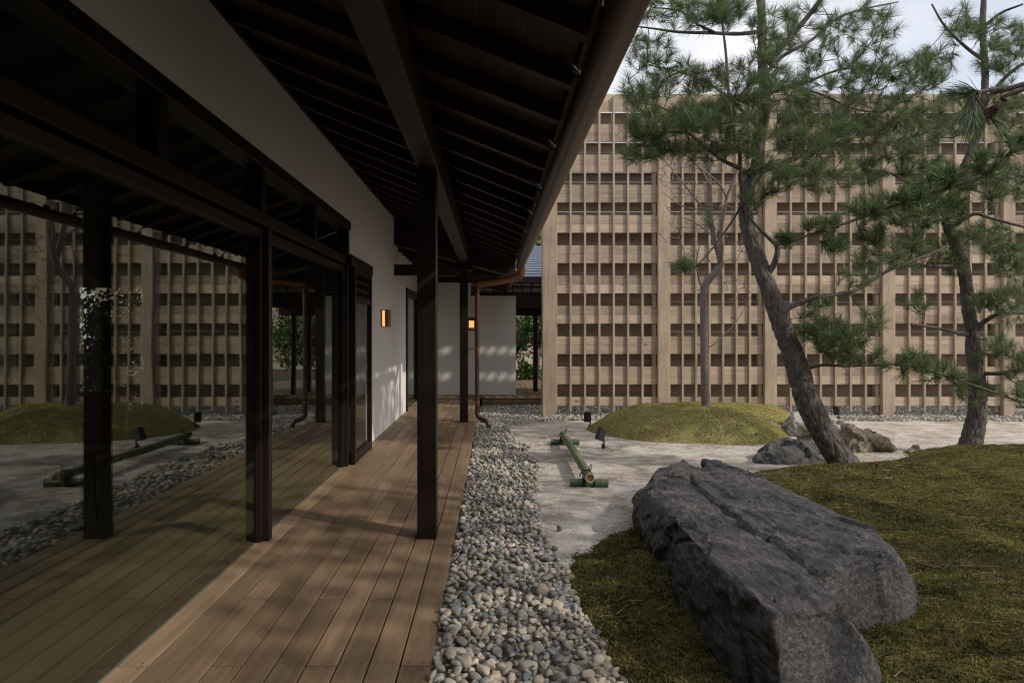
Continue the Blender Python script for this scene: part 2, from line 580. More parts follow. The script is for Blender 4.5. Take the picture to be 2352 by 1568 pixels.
n.links.new(col, p.inputs['Base Color'])
p.inputs['Roughness'].default_value = 0.95
p.inputs['Specular IOR Level'].default_value = 0.1
bump(n, p, tex_noise(n, v, 180, 4, 0.8), 0.6, 0.006)


def rock_mat(name, stops, streak=(1.3, 0.55, 2.2), vein=(0.5, 0.5, 0.5), veink=0.7, sc=17, rough=0.7, rust=None):
    m, n, p = new_mat(name)
    v = coords(n, streak, rand=False)
    f = tex_noise(n, v, sc, 12, 0.85, 0.0)
    r = ramp(n, stops)
    n.links.new(f, r.inputs['Fac'])
    v2 = coords(n, (1, 1, 1), rand=False)
    vr = ramp(n, [(0.52, (0, 0, 0)), (0.70, (1, 1, 1))])
    n.links.new(tex_noise(n, v2, 70, 8, 0.8), vr.inputs['Fac'])
    vr2 = ramp(n, [(0.40, (0.15, 0.15, 0.15)), (0.62, (1, 1, 1))])
    n.links.new(tex_noise(n, v2, 5, 6, 0.7), vr2.inputs['Fac'])
    ml = n.nodes.new('ShaderNodeMath'); ml.operation = 'MULTIPLY'
    n.links.new(vr.outputs['Color'], ml.inputs[0]); n.links.new(vr2.outputs['Color'], ml.inputs[1])
    ml1 = n.nodes.new('ShaderNodeMath'); ml1.operation = 'MULTIPLY'; ml1.inputs[1].default_value = veink
    n.links.new(ml.outputs[0], ml1.inputs[0])
    col = mix(n, r.outputs['Color'], vein, ml1.outputs[0])
    if rust:
        rr = ramp(n, [(0.60, (0, 0, 0)), (0.70, (1, 1, 1))])
        n.links.new(tex_noise(n, v2, 2.2, 8, 0.65), rr.inputs['Fac'])
        m3 = n.nodes.new('ShaderNodeMath'); m3.operation = 'MULTIPLY'; m3.inputs[1].default_value = 0.5
        n.links.new(rr.outputs['Color'], m3.inputs[0])
        col = mix(n, col, rust, m3.outputs[0])
    # fine dark cracks along the bedding
    vo = n.nodes.new('ShaderNodeTexVoronoi'); vo.feature = 'DISTANCE_TO_EDGE'
    vo.inputs['Scale'].default_value = 5
    va = n.nodes.new('ShaderNodeVectorMath'); va.operation = 'ADD'
    tn = n.nodes.new('ShaderNodeTexNoise'); tn.inputs['Scale'].default_value = 6; tn.inputs['Detail'].default_value = 6
    n.links.new(v2, tn.inputs['Vector'])
    vs = n.nodes.new('ShaderNodeVectorMath'); vs.operation = 'SCALE'; vs.inputs['Scale'].default_value = 0.35
    n.links.new(tn.outputs['Color'], vs.inputs[0]); n.links.new(v, va.inputs[0]); n.links.new(vs.outputs[0], va.inputs[1])
    n.links.new(va.outputs[0], vo.inputs['Vector'])
    cr_ = ramp(n, [(0.0, (1, 1, 1)), (0.018, (0, 0, 0))])
    n.links.new(vo.outputs['Distance'], cr_.inputs['Fac'])
    m4 = n.nodes.new('ShaderNodeMath'); m4.operation = 'MULTIPLY'; m4.inputs[1].default_value = 0.15
    n.links.new(cr_.outputs['Color'], m4.inputs[0])
    col = mix(n, col, tuple(a * 0.5 for a in stops[0][1]), m4.outputs[0])
    n.links.new(col, p.inputs['Base Color'])
    p.inputs['Roughness'].default_value = rough - 0.1
    p.inputs['Specular IOR Level'].default_value = 0.5
    ad = n.nodes.new('ShaderNodeMath'); ad.operation = 'SUBTRACT'
    a2 = n.nodes.new('ShaderNodeMath'); a2.operation = 'ADD'
    n.links.new(f, a2.inputs[0]); n.links.new(tex_noise(n, v2, 110, 8, 0.8), a2.inputs[1])
    n.links.new(a2.outputs[0], ad.inputs[0]); n.links.new(m4.outputs[0], ad.inputs[1])
    bump(n, p, ad.outputs[0], 1.0, 0.022)
    return m


ROCK_D = rock_mat('dark_boulder_stone', sc=30, streak=(1.6, 0.3, 2.4), stops=[(0.40, (0.030, 0.028, 0.027)), (0.5, (0.115, 0.108, 0.106)), (0.60, (0.32, 0.305, 0.295))],
                  vein=(0.40, 0.38, 0.36), rust=(0.13, 0.075, 0.05))
ROCK_B = rock_mat('grey_schist', [(0.3, (0.045, 0.044, 0.044)), (0.5, (0.12, 0.118, 0.115)), (0.7, (0.27, 0.26, 0.25))], vein=(0.4, 0.38, 0.34))
ROCK_T = rock_mat('tan_rock', [(0.40, (0.09, 0.068, 0.05)), (0.5, (0.30, 0.24, 0.165)), (0.62, (0.55, 0.47, 0.35))], vein=(0.5, 0.44, 0.3), rust=(0.26, 0.16, 0.04))
ROCK_P = rock_mat('pale_green_rock', [(0.38, (0.17, 0.13, 0.09)), (0.48, (0.48, 0.44, 0.36)), (0.62, (0.66, 0.69, 0.62))], vein=(0.55, 0.6, 0.55), rust=(0.30, 0.22, 0.12))


def bamboo_mat(name, c1, c2):
    m, n, p = new_mat(name)
    v = coords(n, (30, 1.5, 30))
    g = tex_noise(n, v, 1, 4)
    v2 = coords(n, (3, 3, 3))
    col = mix(n, c1, c2, tex_noise(n, v2, 2.5, 4))
    col = mix(n, col, tuple(a * 0.6 for a in c1), g)
    n.links.new(col, p.inputs['Base Color'])
    p.inputs['Roughness'].default_value = 0.42
    return m


BAMB = bamboo_mat('green_bamboo', (0.12, 0.19, 0.075), (0.27, 0.32, 0.15))
BAMB2 = bamboo_mat('dark_green_bamboo', (0.065, 0.115, 0.05), (0.15, 0.22, 0.11))
BAMCUT = plain('cut_bamboo_rim', (0.55, 0.42, 0.25), 0.6)
BAMIN = plain('bamboo_inside', (0.42, 0.29, 0.15), 0.7)

# ------------------------------------------------------------------ ground
GX0, GX1, GY0, GY1 = -2.0, 12.0, -1.5, 14.0
def grid_ground():
    xs = np.concatenate([[-120, -40, -15, -6], np.arange(GX0, GX1, 0.1), [15, 40, 120]])
    ys = np.concatenate([[-120, -40, -10, -4], np.arange(GY0, GY1, 0.1), [20, 50, 140]])
    V = []
    for y in ys:
        for x in xs:
            z = gz(x, y)
            if GX0 <= x <= GX1 and GY0 <= y <= GY1:
                z += 0.012 * mnoise.noise(Vector((x * 1.3, y * 1.3, 0))) + 0.004 * mnoise.noise(Vector((x * 5, y * 5, 3)))
            V.append((x, y, z))
    nx, ny = len(xs), len(ys)
    i = np.arange(ny - 1)[:, None] * nx
    j = np.arange(nx - 1)[None, :]
    Fq = np.stack([i + j, i + j + 1, i + j + nx + 1, i + j + nx], -1).reshape(-1, 4)
    return np.array(V), Fq


V, Fq = grid_ground()
ground = obj('sand_ground', V, Fq, SAND, smooth=True, origin=(0, 0, 0), kind='structure')


def poly_sd(P, x, y):                        # signed distance, + inside, for arrays
    P = np.asarray(P, float)
    x = np.asarray(x, float); y = np.asarray(y, float)
    d = np.full(x.shape, 1e9)
    inside = np.zeros(x.shape, bool)
    n = len(P)
    for i in range(n):
        a, b = P[i], P[(i + 1) % n]
        e = b - a
        wx, wy = x - a[0], y - a[1]
        t = np.clip((wx * e[0] + wy * e[1]) / (e @ e), 0, 1)
        d = np.minimum(d, np.hypot(wx - e[0] * t, wy - e[1] * t))
        c = (a[1] > y) != (b[1] > y)
        with np.errstate(divide='ignore', invalid='ignore'):
            xi = (b[0] - a[0]) * (y - a[1]) / (b[1] - a[1] + 1e-12) + a[0]
        inside ^= c & (x < xi)
    return np.where(inside, d, -d)


def smooth_poly(P, per=5):
    P = [np.array(p, float) for p in P]
    n = len(P)
    R = []
    for i in range(n):
        a, b, c, d = P[i - 1], P[i], P[(i + 1) % n], P[(i + 2) % n]
        for t in np.linspace(0, 1, per, endpoint=False):
            R.append(0.5 * ((2 * b) + (-a + c) * t + (2 * a - 5 * b + 4 * c - d) * t * t + (-a + 3 * b - 3 * c + d) * t ** 3))
    return np.array(R)


MOUND1 = smooth_poly([(1.38, 10.0), (1.55, 9.3), (1.95, 8.75), (2.75, 8.45), (3.45, 8.5), (3.85, 8.95), (4.2, 9.5), (4.75, 10.2), (4.6, 10.9),
                      (3.6, 11.15), (2.5, 11.05), (1.8, 10.7)])
MOUND2 = smooth_poly([(0.47, 2.6), (0.42, 3.2), (0.41, 3.8), (0.62, 4.25), (1.02, 4.8), (1.8, 5.7), (2.55, 6.65), (3.2, 6.95), (4.0, 7.1), (4.5, 7.45),
                      (4.9, 7.9), (5.8, 8.1), (8, 8.3), (11, 7.5), (11.5, 3), (10, 0), (5, -1), (1.5, -0.8), (0.7, 0.5), (0.55, 1.7)])


def noise2(x, y, s, off=0.0):
    return mnoise.noise(Vector((x * s + off, y * s - off, off)))


def m1_h(x, y, sd):
    t = max(0.0, min(1.0, sd / 1.15))
    h = 0.375 * (1 - (1 - t) ** 2.6)
    h += 0.035 * noise2(x, y, 1.6, 5) * min(1, sd * 3 + 0.1) + 0.016 * noise2(x, y, 5, 2) + 0.008 * noise2(x, y, 12, 6)
    if sd < 0: h = sd * 0.6
    return h


def m2_h(x, y, sd):
    t = max(0.0, min(1.0, sd / 0.5))
    h = 0.05 * (1 - (1 - t) ** 2)
    t2 = max(0.0, min(1.0, (x - 1.9) / 1.3))
    h += 0.06 * t2 * t
    h += 0.05 * math.exp(-((x - 4.9) ** 2 / 1.0 + (y - 7.1) ** 2 / 0.4)) * t
    h += (0.035 * noise2(x, y, 1.5, 9) + 0.028 * noise2(x, y, 3.5, 1)) * t + 0.016 * noise2(x, y, 8, 4) + 0.007 * noise2(x, y, 17, 6)
    if sd < 0: h = sd * 0.6
    return h


def moss_sheet(P, hf, mat_, name, step):
    x0, y0 = P.min(0) - 0.15
    x1, y1 = P.max(0) + 0.15
    xs, ys = np.arange(x0, x1, step), np.arange(y0, y1, step)
    X, Y = np.meshgrid(xs, ys)
    sd = poly_sd(P, X.ravel(), Y.ravel())
    for k in range(len(sd)):
        xx, yy = X.ravel()[k], Y.ravel()[k]
        if abs(sd[k]) < 0.4: sd[k] += 0.05 * noise2(xx, yy, 3.5, 7) + 0.02 * noise2(xx, yy, 11, 3)
    Z = np.array([gz(a, b) + hf(a, b, s) if s > -0.12 else gz(a, b) - 0.1 for a, b, s in zip(X.ravel(), Y.ravel(), sd)])
    V = np.stack([X.ravel(), Y.ravel(), Z], 1)
    nx, ny = len(xs), len(ys)
    i = np.arange(ny - 1)[:, None] * nx
    j = np.arange(nx - 1)[None, :]
    Q = np.stack([i + j, i + j + 1, i + j + nx + 1, i + j + nx], -1).reshape(-1, 4)
    keep = (sd[Q] > -0.1).all(1)
    Q = Q[keep]
    o = obj(name, V, Q, mat_, smooth=True, origin=(0, 0, 0), kind='structure')
    grid = (x0, y0, step, nx, ny, Z.reshape(ny, nx), sd.reshape(ny, nx))
    return o, grid


m1o, G1 = moss_sheet(MOUND1, m1_h, MOSS1, 'moss_mound', 0.04)
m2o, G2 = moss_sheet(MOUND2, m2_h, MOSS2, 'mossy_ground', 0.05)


def gsample(G, x, y):
    x0, y0, st, nx, ny, Z, sd = G
    i = np.clip(((np.asarray(y) - y0) / st), 0, ny - 1.001)
    j = np.clip(((np.asarray(x) - x0) / st), 0, nx - 1.001)
    a, b = i.astype(int), j.astype(int)
    fi, fj = i - a, j - b
    r = []
    for A in (Z, sd):
        r.append(A[a, b] * (1 - fi) * (1 - fj) + A[a + 1, b] * fi * (1 - fj) + A[a, b + 1] * (1 - fi) * fj + A[a + 1, b + 1] * fi * fj)
    return r


def blades(P, D, Lg, W, droop=0.0):
    """thin tapered strips: P start, D direction, Lg length, W width -> verts, tri array"""
    n = len(P)
    R = rng.normal(size=(n, 3))
    side = np.cross(D, R)
    side /= np.linalg.norm(side, axis=1)[:, None] + 1e-9
    side *= (W / 2)[:, None]
    mid = P + D * (Lg * 0.55)[:, None]
    mid[:, 2] -= droop * Lg * 0.12
    tip = P + D * Lg[:, None]
    tip[:, 2] -= droop * Lg * 0.45
    V = np.stack([P - side, P + side, mid + side * 0.9, mid - side * 0.9, tip], 1).reshape(-1, 3)
    b = np.arange(n)[:, None] * 5
    T = np.concatenate([b + [0, 1, 2], b + [0, 2, 3], b + [3, 2, 4]], 1).reshape(-1, 3)
    return V, T


def moss_tufts(G, n, xr, yr, size, mat_, name, weight=None):
    x = rng.uniform(*xr, n); y = rng.uniform(*yr, n)
    z, sd = gsample(G, x, y)
    ok = sd > 0.0
    if weight is not None: ok &= rng.uniform(size=n) < weight(x, y)
    x, y, z = x[ok], y[ok], z[ok]
    k = 5
    m = len(x)
    c = np.repeat(np.stack([x, y, z - 0.002], 1), k, 0)
    D = rng.normal(size=(m * k, 3)) * 0.7
    D[:, 2] = np.abs(D[:, 2]) + 0.55
    D /= np.linalg.norm(D, axis=1)[:, None]
    Lg = rng.uniform(0.5, 1.2, m * k) * size
    V, T = blades(c, D, Lg, Lg * 0.28)
    # join the blades of one tuft at the root so that they count as one plant
    return obj(name, V, T, mat_, origin=(0, 0, 0), kind='stuff')


t1 = moss_tufts(G1, 60000, (1.3, 4.8), (8.3, 11.1), 0.013, MOSSB, 'moss', lambda x, y: np.clip((11.3 - y) / 2.2, 0.3, 1))
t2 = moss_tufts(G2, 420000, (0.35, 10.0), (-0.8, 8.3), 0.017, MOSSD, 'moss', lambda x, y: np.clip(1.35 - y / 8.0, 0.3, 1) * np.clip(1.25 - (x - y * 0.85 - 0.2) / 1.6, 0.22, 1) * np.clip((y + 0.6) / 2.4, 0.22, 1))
tag(t1, 'yellow green moss covering the round mound around the bare tree', None)
tag(t2, 'olive moss carpet around the big dark boulder', None)

# ------------------------------------------------------------------ pebbles
STRIP = [(-0.25, 1.5), (0.52, 1.5), (0.50, 2.56), (0.44, 3.1), (0.42, 3.75), (0.36, 4.25), (0.34, 4.9), (0.36, 5.6), (0.50, 6.9), (0.44, 7.9), (0.30, 8.8), (0.26, 9.6),
         (0.30, 10.5), (1.0, 10.95), (2.2, 11.15), (4.5, 11.2), (5.2, 11.05), (7.0, 10.95), (9.0, 10.9), (13.0, 10.9), (13.0, 13.4), (1.0, 13.4), (1.0, 13.5), (-0.25, 13.5)]
STRIP = np.array(STRIP)


def ico(sub, seed):
    bm = bmesh.new()
    bmesh.ops.create_icosphere(bm, subdivisions=sub, radius=1)
    r = random.Random(seed)
    planes = [(Vector((r.gauss(0, 1), r.gauss(0, 1), r.gauss(0, 1))).normalized(), r.uniform(0.50, 0.85)) for _ in range(10)]
    for v in bm.verts:
        d = v.co.normalized()
        rad = 1.0
        for nrm, h in planes:
            c = d.dot(nrm)
            if c > 0.05: rad = min(rad, h / c * 0.75 + rad * 0.25 if h / c < rad else rad)
        rad *= 1 + 0.08 * mnoise.noise(d * 1.7 + Vector((seed, 0, 0)))
        v.co = d * rad
    me = bpy.data.meshes.new('pebble')
    bm.to_mesh(me)
    bm.free()
    me.polygons.foreach_set('use_smooth', np.ones(len(me.polygons), dtype=bool))
    return me


peb_hi = []
for k in range(10):
    m_ = ico(3, k)
    m_.materials.append(PEB_O)
    peb_hi.append(m_)
lo = []
for k in range(10):
    m_ = ico(2, k)
    vv = np.empty(len(m_.vertices) * 3, np.float32); m_.vertices.foreach_get('co', vv)
    ff = np.array([list(p_.vertices) for p_ in m_.polygons])
    lo.append((vv.reshape(-1, 3), ff))

cand = []
for layer in range(2):
    step = 0.035 if layer == 0 else 0.040
    ys = np.arange(1.9, 13.4, step)
    for i, y in enumerate(ys):
        x = -0.22 + (step / 2 if i % 2 else 0)
        while x < 11.0:
            if y < 10.2 and x > 0.75: break
            if y > 12.1 and x > 9: break
            cand.append((x + random.gauss(0, 0.012), y + random.gauss(0, 0.012), layer))
            x += step * random.uniform(0.9, 1.15) * (1.0 if y < 7 else 1.15)
cand = np.array(cand)
sd = poly_sd(STRIP, cand[:, 0], cand[:, 1])
edge_noise = np.array([0.06 * noise2(a, b, 3, 11) + 0.03 * noise2(a, b, 9, 1) for a, b in cand[:, :2]])
ok = (sd + edge_noise > 0.0) & (cand[:, 0] > -0.225) & (poly_sd(MOUND1, cand[:, 0], cand[:, 1]) < 0.03)
_, s2 = gsample(G2, cand[:, 0], cand[:, 1])
ok &= ~((s2 > 0.03) & (cand[:, 0] > 0.36) & (cand[:, 1] < 5))
thin = rng.uniform(size=len(cand))
ok &= ~((cand[:, 2] == 1) & (thin < 0.35))
cand = cand[ok]
edge_d = poly_sd(STRIP, cand[:, 0], cand[:, 1])
peb = []
for (x, y, ly), ed in zip(cand, edge_d):
    s = random.uniform(0.6, 1.15) ** 1.4 * 0.0225
    if random.random() < 0.08: s *= 1.4
    sc = (s * random.uniform(0.85, 1.45), s * random.uniform(0.8, 1.1), s * random.uniform(0.5, 0.85))
    z = gz(x, y) + (0.006 if ly == 0 else 0.028) + random.uniform(-0.004, 0.006) + 0.012 * noise2(x, y, 2.5)
    if ed < 0.06: z -= 0.01 * ly
    z += 0.02 * max(0.0, 1 - (x + 0.22) / 0.4) * (y < 10)
    peb.append((x, y, z, sc, random.uniform(0, 6.28), random.gauss(0, 0.35), random.gauss(0, 0.35), random.randrange(10)))
# the 300 that show largest: nearest to the camera within its view
def showy(q):
    x, y, z = q[:3]
    if y < 2.5 or q[3][0] < 0.02: return 99
    zc = (EYE - z) / y
    if zc > 0.515: return 99
    return math.sqrt(x * x + y * y) - (0.6 if z > -0.01 else 0)


order = sorted(range(len(peb)), key=lambda i: showy(peb[i]))
near = set(order[:300])
bed = empty('pebble_bed', (0.1, 5, gz(0, 5)), kind='structure')
VV, FF, b = [], [], 0
for i, (x, y, z, sc, a, t1_, t2_, k) in enumerate(peb):
    M = (Matrix.Rotation(a, 4, 'Z') @ Matrix.Rotation(t1_, 4, 'X') @ Matrix.Rotation(t2_, 4, 'Y') @ Matrix.Diagonal((*sc, 1)))
    if i in near:
        o = bpy.data.objects.new('pebble', peb_hi[k])
        C.objects.link(o)
        o.parent = bed
        M = Matrix.Translation(Vector((x, y, z)) - WL[bed]) @ M
        o.matrix_local = M
    else:
        R3 = np.array(M.to_3x3())
        v_, f_ = lo[k]
        VV.append(v_ @ R3.T + np.array([x, y, z])); FF.append(f_ + b); b += len(v_)
obj('pebbles', np.concatenate(VV), np.concatenate(FF), PEB_I, bed, smooth=True, origin=(0.1, 5, 0), kind='stuff')

# ------------------------------------------------------------------ deck
XG = -1.457                                   # glass line
XE = -0.236                                   # outer deck edge
deck = empty('veranda_deck', (-0.85, 6, 0), kind='structure')
NL = 10
pw = (XE - XG) / NL
ends = [0, 2, 1, 0, 1, 2, 0, 1, 2, 0]
screws = []
for l in range(NL):
    x0 = XG + l * pw
    off = 2.65 + 0.665 * [0, 2, 1, 0, 2, 1, 0, 1, 2, 0][l]
    y = off - 6 * 0.665
    while y < 13.45:
        y1 = min(y + 3 * 0.665, 13.45)
        y0 = max(y, -1.2)
        if y1 > y0 + 0.05:
            dz = random.uniform(-0.0012, 0.0012)
            box('plank', x0 + 0.0034, x0 + pw - 0.0034, y0 + 0.0055, y1 - 0.0055, -0.03 + dz, dz, DECKM, deck, 0.002)
            yy = y0 + 0.02 if y > -1.2 else y0 + 0.5
            for q in (0.02, 0.645, 0.685, 1.31, 1.35, 1.975):
                if abs(q - 0.645) < 0.03 or abs(q - 1.31) < 0.03: continue
                if y + q < y1: screws += [(x0 + pw * 0.25, y + q, dz), (x0 + pw * 0.75, y + q, dz)]
        y += 3 * 0.665
V, Fc = [], []
for (x, y, dz) in screws:
    if y < 1 or y > 8: continue
    b = len(V)
    V += [(x + 0.0042 * math.cos(a), y + 0.0042 * math.sin(a), dz + 0.0006) for a in np.linspace(0, 2 * math.pi, 8, endpoint=False)]
    Fc.append([b + i for i in range(8)])
obj('screws', V, Fc, plain('screw_plug', (0.045, 0.028, 0.02), 0.6), deck, kind='stuff')
box('fascia', XE - 0.028, XE - 0.004, -1.2, 13.45, -0.2, -0.032, DECKM, deck)
box('joist_bed', XG + 0.01, XE - 0.03, -1.2, 13.45, -0.25, -0.06, plain('deck_shadow_earth', (0.05, 0.04, 0.03), 0.95), deck)

# ------------------------------------------------------------------ house
house = empty('house', (-3.0, 4.0, 0), 'low Japanese house with dark timber eaves, glass sliding doors and white plaster wall', 'house')
XW = -1.42
# plaster wall: above the doors, and full height beyond them
box('wall', XW - 0.14, XW, -6.0, 7.66, 2.40, 3.06, PLASTER, house, 0)
box('wall', XW - 0.14, XW, 7.66, 11.24, 0.004, 2.40, PLASTER, house, 0)
box('wall', XW - 0.14, XW, 7.66, 13.5, 2.40, 3.06, PLASTER, house, 0)
# window wall timbers
box('lintel', XW - 0.12, XW + 0.012, -6.0, 6.82, 2.318, 2.399, DARKY, house)
box('door_head', XW - 0.12, XW + 0.02, -6.0, 7.70, 1.955, 2.03, DARKY, house)
box('door_head', XW - 0.10, XW + 0.075, 6.55, 7.72, 1.945, 2.045, DARKY, house)
for y0 in (0.9, 2.93, 4.24, 5.5, 6.74):
    box('transom_stile', XW - 0.11, XW - 0.005, y0, y0 + 0.07, 2.031, 2.317, DARK, house)
box('transom_pane', XW - 0.062, XW - 0.056, -6.0, 6.74, 2.03, 2.318, GLASS, house, 0)
box('wall', XW - 0.14, XW, 6.81, 7.66, 2.046, 2.40, PLASTER, house, 0)
# sliding doors: dark stiles with one pane each


def sliding_door(y0, y1, xf, stile=0.055, rail=0.03, top=1.94, lattice=False, label=None):
    d = empty('sliding_door', (xf, (y0 + y1) / 2, 0))
    d.parent = house
    d.location = Vector((xf, (y0 + y1) / 2, 0)) - WL[house]
    if label: d['label'] = label
    box('stile', xf - 0.012, xf + 0.035, y0, y0 + stile, 0.002, top, DARK, d)
    box('stile', xf - 0.012, xf + 0.035, y1 - stile, y1, 0.002, top, DARK, d)
    box('rail', xf - 0.03, xf + 0.03, y0 + stile, y1 - stile, top - 0.06, top - 0.002, DARKY, d)
    if rail: box('rail', xf - 0.028, xf + 0.03, y0 + stile, y1 - stile, 0.002, rail, DARKY, d)
    z1 = top - 0.06
    if lattice:
        box('rail', xf - 0.028, xf + 0.03, y0 + stile, y1 - stile, 1.60, 1.66, DARKY, d)
        z = 1.66
        for k in range(6):
            yy = y0 + stile + (k + 0.5) * (y1 - y0 - 2 * stile) / 6
            box('lattice_bar', xf - 0.01, xf + 0.015, yy - 0.012, yy + 0.012, 1.66, z1, DARK, d, 0)
        for k in range(2):
            box('lattice_bar', xf - 0.008, xf + 0.012, y0 + stile, y1 - stile, 1.72 + 0.08 * k, 1.745 + 0.08 * k, DARK, d, 0)
    if not rail: box('glass_edge', xf - 0.004, xf + 0.004, y0 + stile, y1 - stile, 0.0005, 0.0038, EDGE, d, 0)
    box('pane', xf - 0.003, xf + 0.003, y0 + stile, y1 - stile, rail if rail else 0.004, z1, GLASS, d, 0)
    return d


sliding_door(-0.5, 1.90, XG, 0.05, 0)
sliding_door(1.91, 4.24, XG, 0.035, 0)
sliding_door(4.29, 6.6, XG, 0.035, 0)
sliding_door(6.69, 7.64, XW + 0.045, 0.06, 0.10, 1.945, True, 'timber framed door leaf with small lattice at its top, pushed over the wall')
box('post', XG - 0.012, XG + 0.075, 4.235, 4.295, 0.002, 1.94, DARK, house)
box('post', XG - 0.03, XG + 0.06, 6.6, 6.69, 0.002, 1.94, DARK, house)
box('sill', XG - 0.10, XG - 0.001, -1.5, 7.6, -0.05, 0.0015, DARKY, house)
# hinged door in the wall farther on
box('door_frame', XW - 0.10, XW + 0.03, 11.24, 11.36, 0.002, 2.04, DARK, house)
box('door_frame', XW - 0.10, XW + 0.03, 11.36, 13.44, 1.94, 2.04, DARKY, house)
box('door_frame', XW - 0.10, XW + 0.03, 13.38, 13.45, 0.002, 1.94, DARK, house)
box('pane', XW - 0.05, XW - 0.044, 11.36, 13.38, 0.01, 1.94, GLASS, house, 0)
box('wall', XW - 0.14, XW, 11.24, 13.5, 2.04, 2.40, PLASTER, house, 0)
# posts
house_posts = []
for y0, y1 in ((4.277, 4.397), (9.90, 10.02)):
    house_posts.append(box('veranda_post', -0.469, -0.349, y0, y1, 0.002, 2.33, DARK, house, 0.004))
box('veranda_post', -0.469, -0.349, -1.1, -0.98, 0.002, 2.33, DARK, house, 0.004)
# eave beam
box('eave_beam', -0.473, -0.345, -6.0, 10.05, 2.33, 2.535, BEAM, house, 0.004)


def soff(x):                                  # underside of the rafters
    return 2.955 - 0.4 * (x + 1.42)


# rafters
y = -5.9
while y < 9.75:
    prof = [(-1.47, soff(-1.47)), (0.315, soff(0.315)), (0.315, soff(0.315) + 0.085), (-1.47, soff(-1.47) + 0.085)]
    prism_y('rafter', prof, y, y + 0.055, DARKX, house)
    y += 0.452
box('ledger', XW + 0.001, XW + 0.02, -6.0, 9.86, 2.95, 3.05, DARKY, house)
# soffit boards running along the house above the rafters
xs = np.arange(-1.47, 0.40, 0.178)
for k, x in enumerate(xs):
    x1 = min(x + 0.176, 0.40)
    dz = random.uniform(0, 0.003)
    prism_y('soffit_board', [(x, soff(x) + 0.086 + dz), (x1, soff(x1) + 0.086 + dz), (x1, soff(x1) + 0.104 + dz), (x, soff(x) + 0.104 + dz)], -6.0, 9.85, SOFF, house)
prism_y('roof', [(-6.5, soff(-6.5) + 0.12), (0.42, soff(0.42) + 0.112), (0.42, soff(0.42) + 0.16), (-6.5, soff(-6.5) + 0.24)], -6.1, 9.86, plain('roof_sheet', (0.06, 0.065, 0.075), 0.5), house)
prism_y('eave_board', [(0.318, soff(0.318) + 0.03), (0.335, soff(0.335) + 0.03), (0.335, soff(0.335) + 0.088), (0.318, soff(0.318) + 0.088)], -6.0, 9.8, DARKY, house)
# gable board where the lower link roof starts
def low(x): return 2.58 - 0.27 * (x + 1.42)
prism_y('gable_board', [(-1.415, low(-1.415)), (0.34, low(0.34)), (0.34, soff(0.34) + 0.08), (-1.415, soff(-1.415) + 0.08)], 9.865, 9.90, DARKX, house)
prism_y('link_soffit', [(-1.415, low(-1.415)), (0.30, low(0.30)), (0.30, low(0.30) + 0.03), (-1.415, low(-1.415) + 0.03)], 9.905, 13.4, DARKY, house)
prism_y('link_roof', [(-1.6, low(-1.6) + 0.12), (0.36, low(0.36) + 0.04), (0.36, low(0.36) + 0.10), (-1.6, low(-1.6) + 0.2)], 9.90, 13.4, bpy.data.materials['roof_sheet'], house)
for k in range(7):
    yy = 10.3 + k * 0.45
    prism_y('rafter', [(-1.415, low(-1.415) - 0.06), (0.28, low(0.28) - 0.06), (0.28, low(0.28) - 0.001), (-1.415, low(-1.415) - 0.001)], yy, yy + 0.045, DARKX, house)
box('tie_beam', XW + 0.002, -0.474, 9.90, 9.99, 2.13, 2.285, DARKX, house)
box('tie_beam', -0.53, -0.29, 9.84, 10.06, 2.20, 2.329, DARK, house)
# gutter with brackets
def gutter_mesh(p0, p1, r=0.057, open_up=True):
    p0, p1 = np.array(p0, float), np.array(p1, float)
    d = (p1 - p0) / np.linalg.norm(p1 - p0)
    s = np.cross(d, [0, 0, 1.0]); s /= np.linalg.norm(s)
    V = []
    angs = np.linspace(math.radians(-15), math.radians(195), 15)
    n_ = 40
    for rr in (r, r - 0.003):
        for t in np.linspace(0, 1, n_):
            for a in angs:
                V.append(p0 + (p1 - p0) * t + s * rr * math.cos(a) - np.array([0, 0, 1]) * rr * math.sin(a))
    m = len(angs)
    Fc = []
    o2 = n_ * m
    for i in range(n_ - 1):
        for j in range(m - 1):
            a = i * m + j
            Fc.append([a, a + 1, a + m + 1, a + m])
            Fc.append([o2 + a, o2 + a + m, o2 + a + m + 1, o2 + a + 1])
    for i in range(n_ - 1):
        for j in (0, m - 1):
            a = i * m + j
            Fc.append([a, a + m, o2 + a + m, o2 + a])
    for i in (0, n_ - 1):
        for j in range(m - 1):
            a = i * m + j
            Fc.append([a, a + 1, o2 + a + 1, o2 + a])
    return np.array(V), Fc


GXc, GZc = 0.368, 2.205
V, Fc = gutter_mesh((GXc, -6.0, GZc), (GXc, 9.0, GZc - 0.03))
gut = obj('gutter', V, Fc, COPPER_D, house, smooth=True)
y = 0.5
while y < 9.0:
    pts = []
    for a in np.linspace(math.radians(-10), math.radians(190), 12):
        pts.append((GXc + 0.061 * math.cos(a), y, GZc - 0.061 * math.sin(a)))
    v1 = tube(pts, [0.0045] * len(pts), 6)
    v2 = tube([(GXc - 0.06, y, GZc - 0.005), (GXc - 0.09, y, GZc + 0.03), (GXc - 0.14, y, GZc + 0.058)], [0.006, 0.007, 0.007], 6)
    v3 = tube([(GXc - 0.09, y, GZc + 0.0), (GXc - 0.02, y, GZc - 0.04)], [0.012, 0.009], 6)
    V, Fc = join([v1, v2, v3])
    obj('bracket', V, Fc, BLACK, gut, smooth=True)
    # joint sleeve of the gutter
    y += 0.475 * 2
for y in (1.9, 4.9, 7.9):
    V, Fc = gutter_mesh((GXc, y, GZc - 0.003), (GXc, y + 0.07, GZc - 0.003), 0.0605)
    obj('joint', V, Fc, COPPER_D, gut, smooth=True)
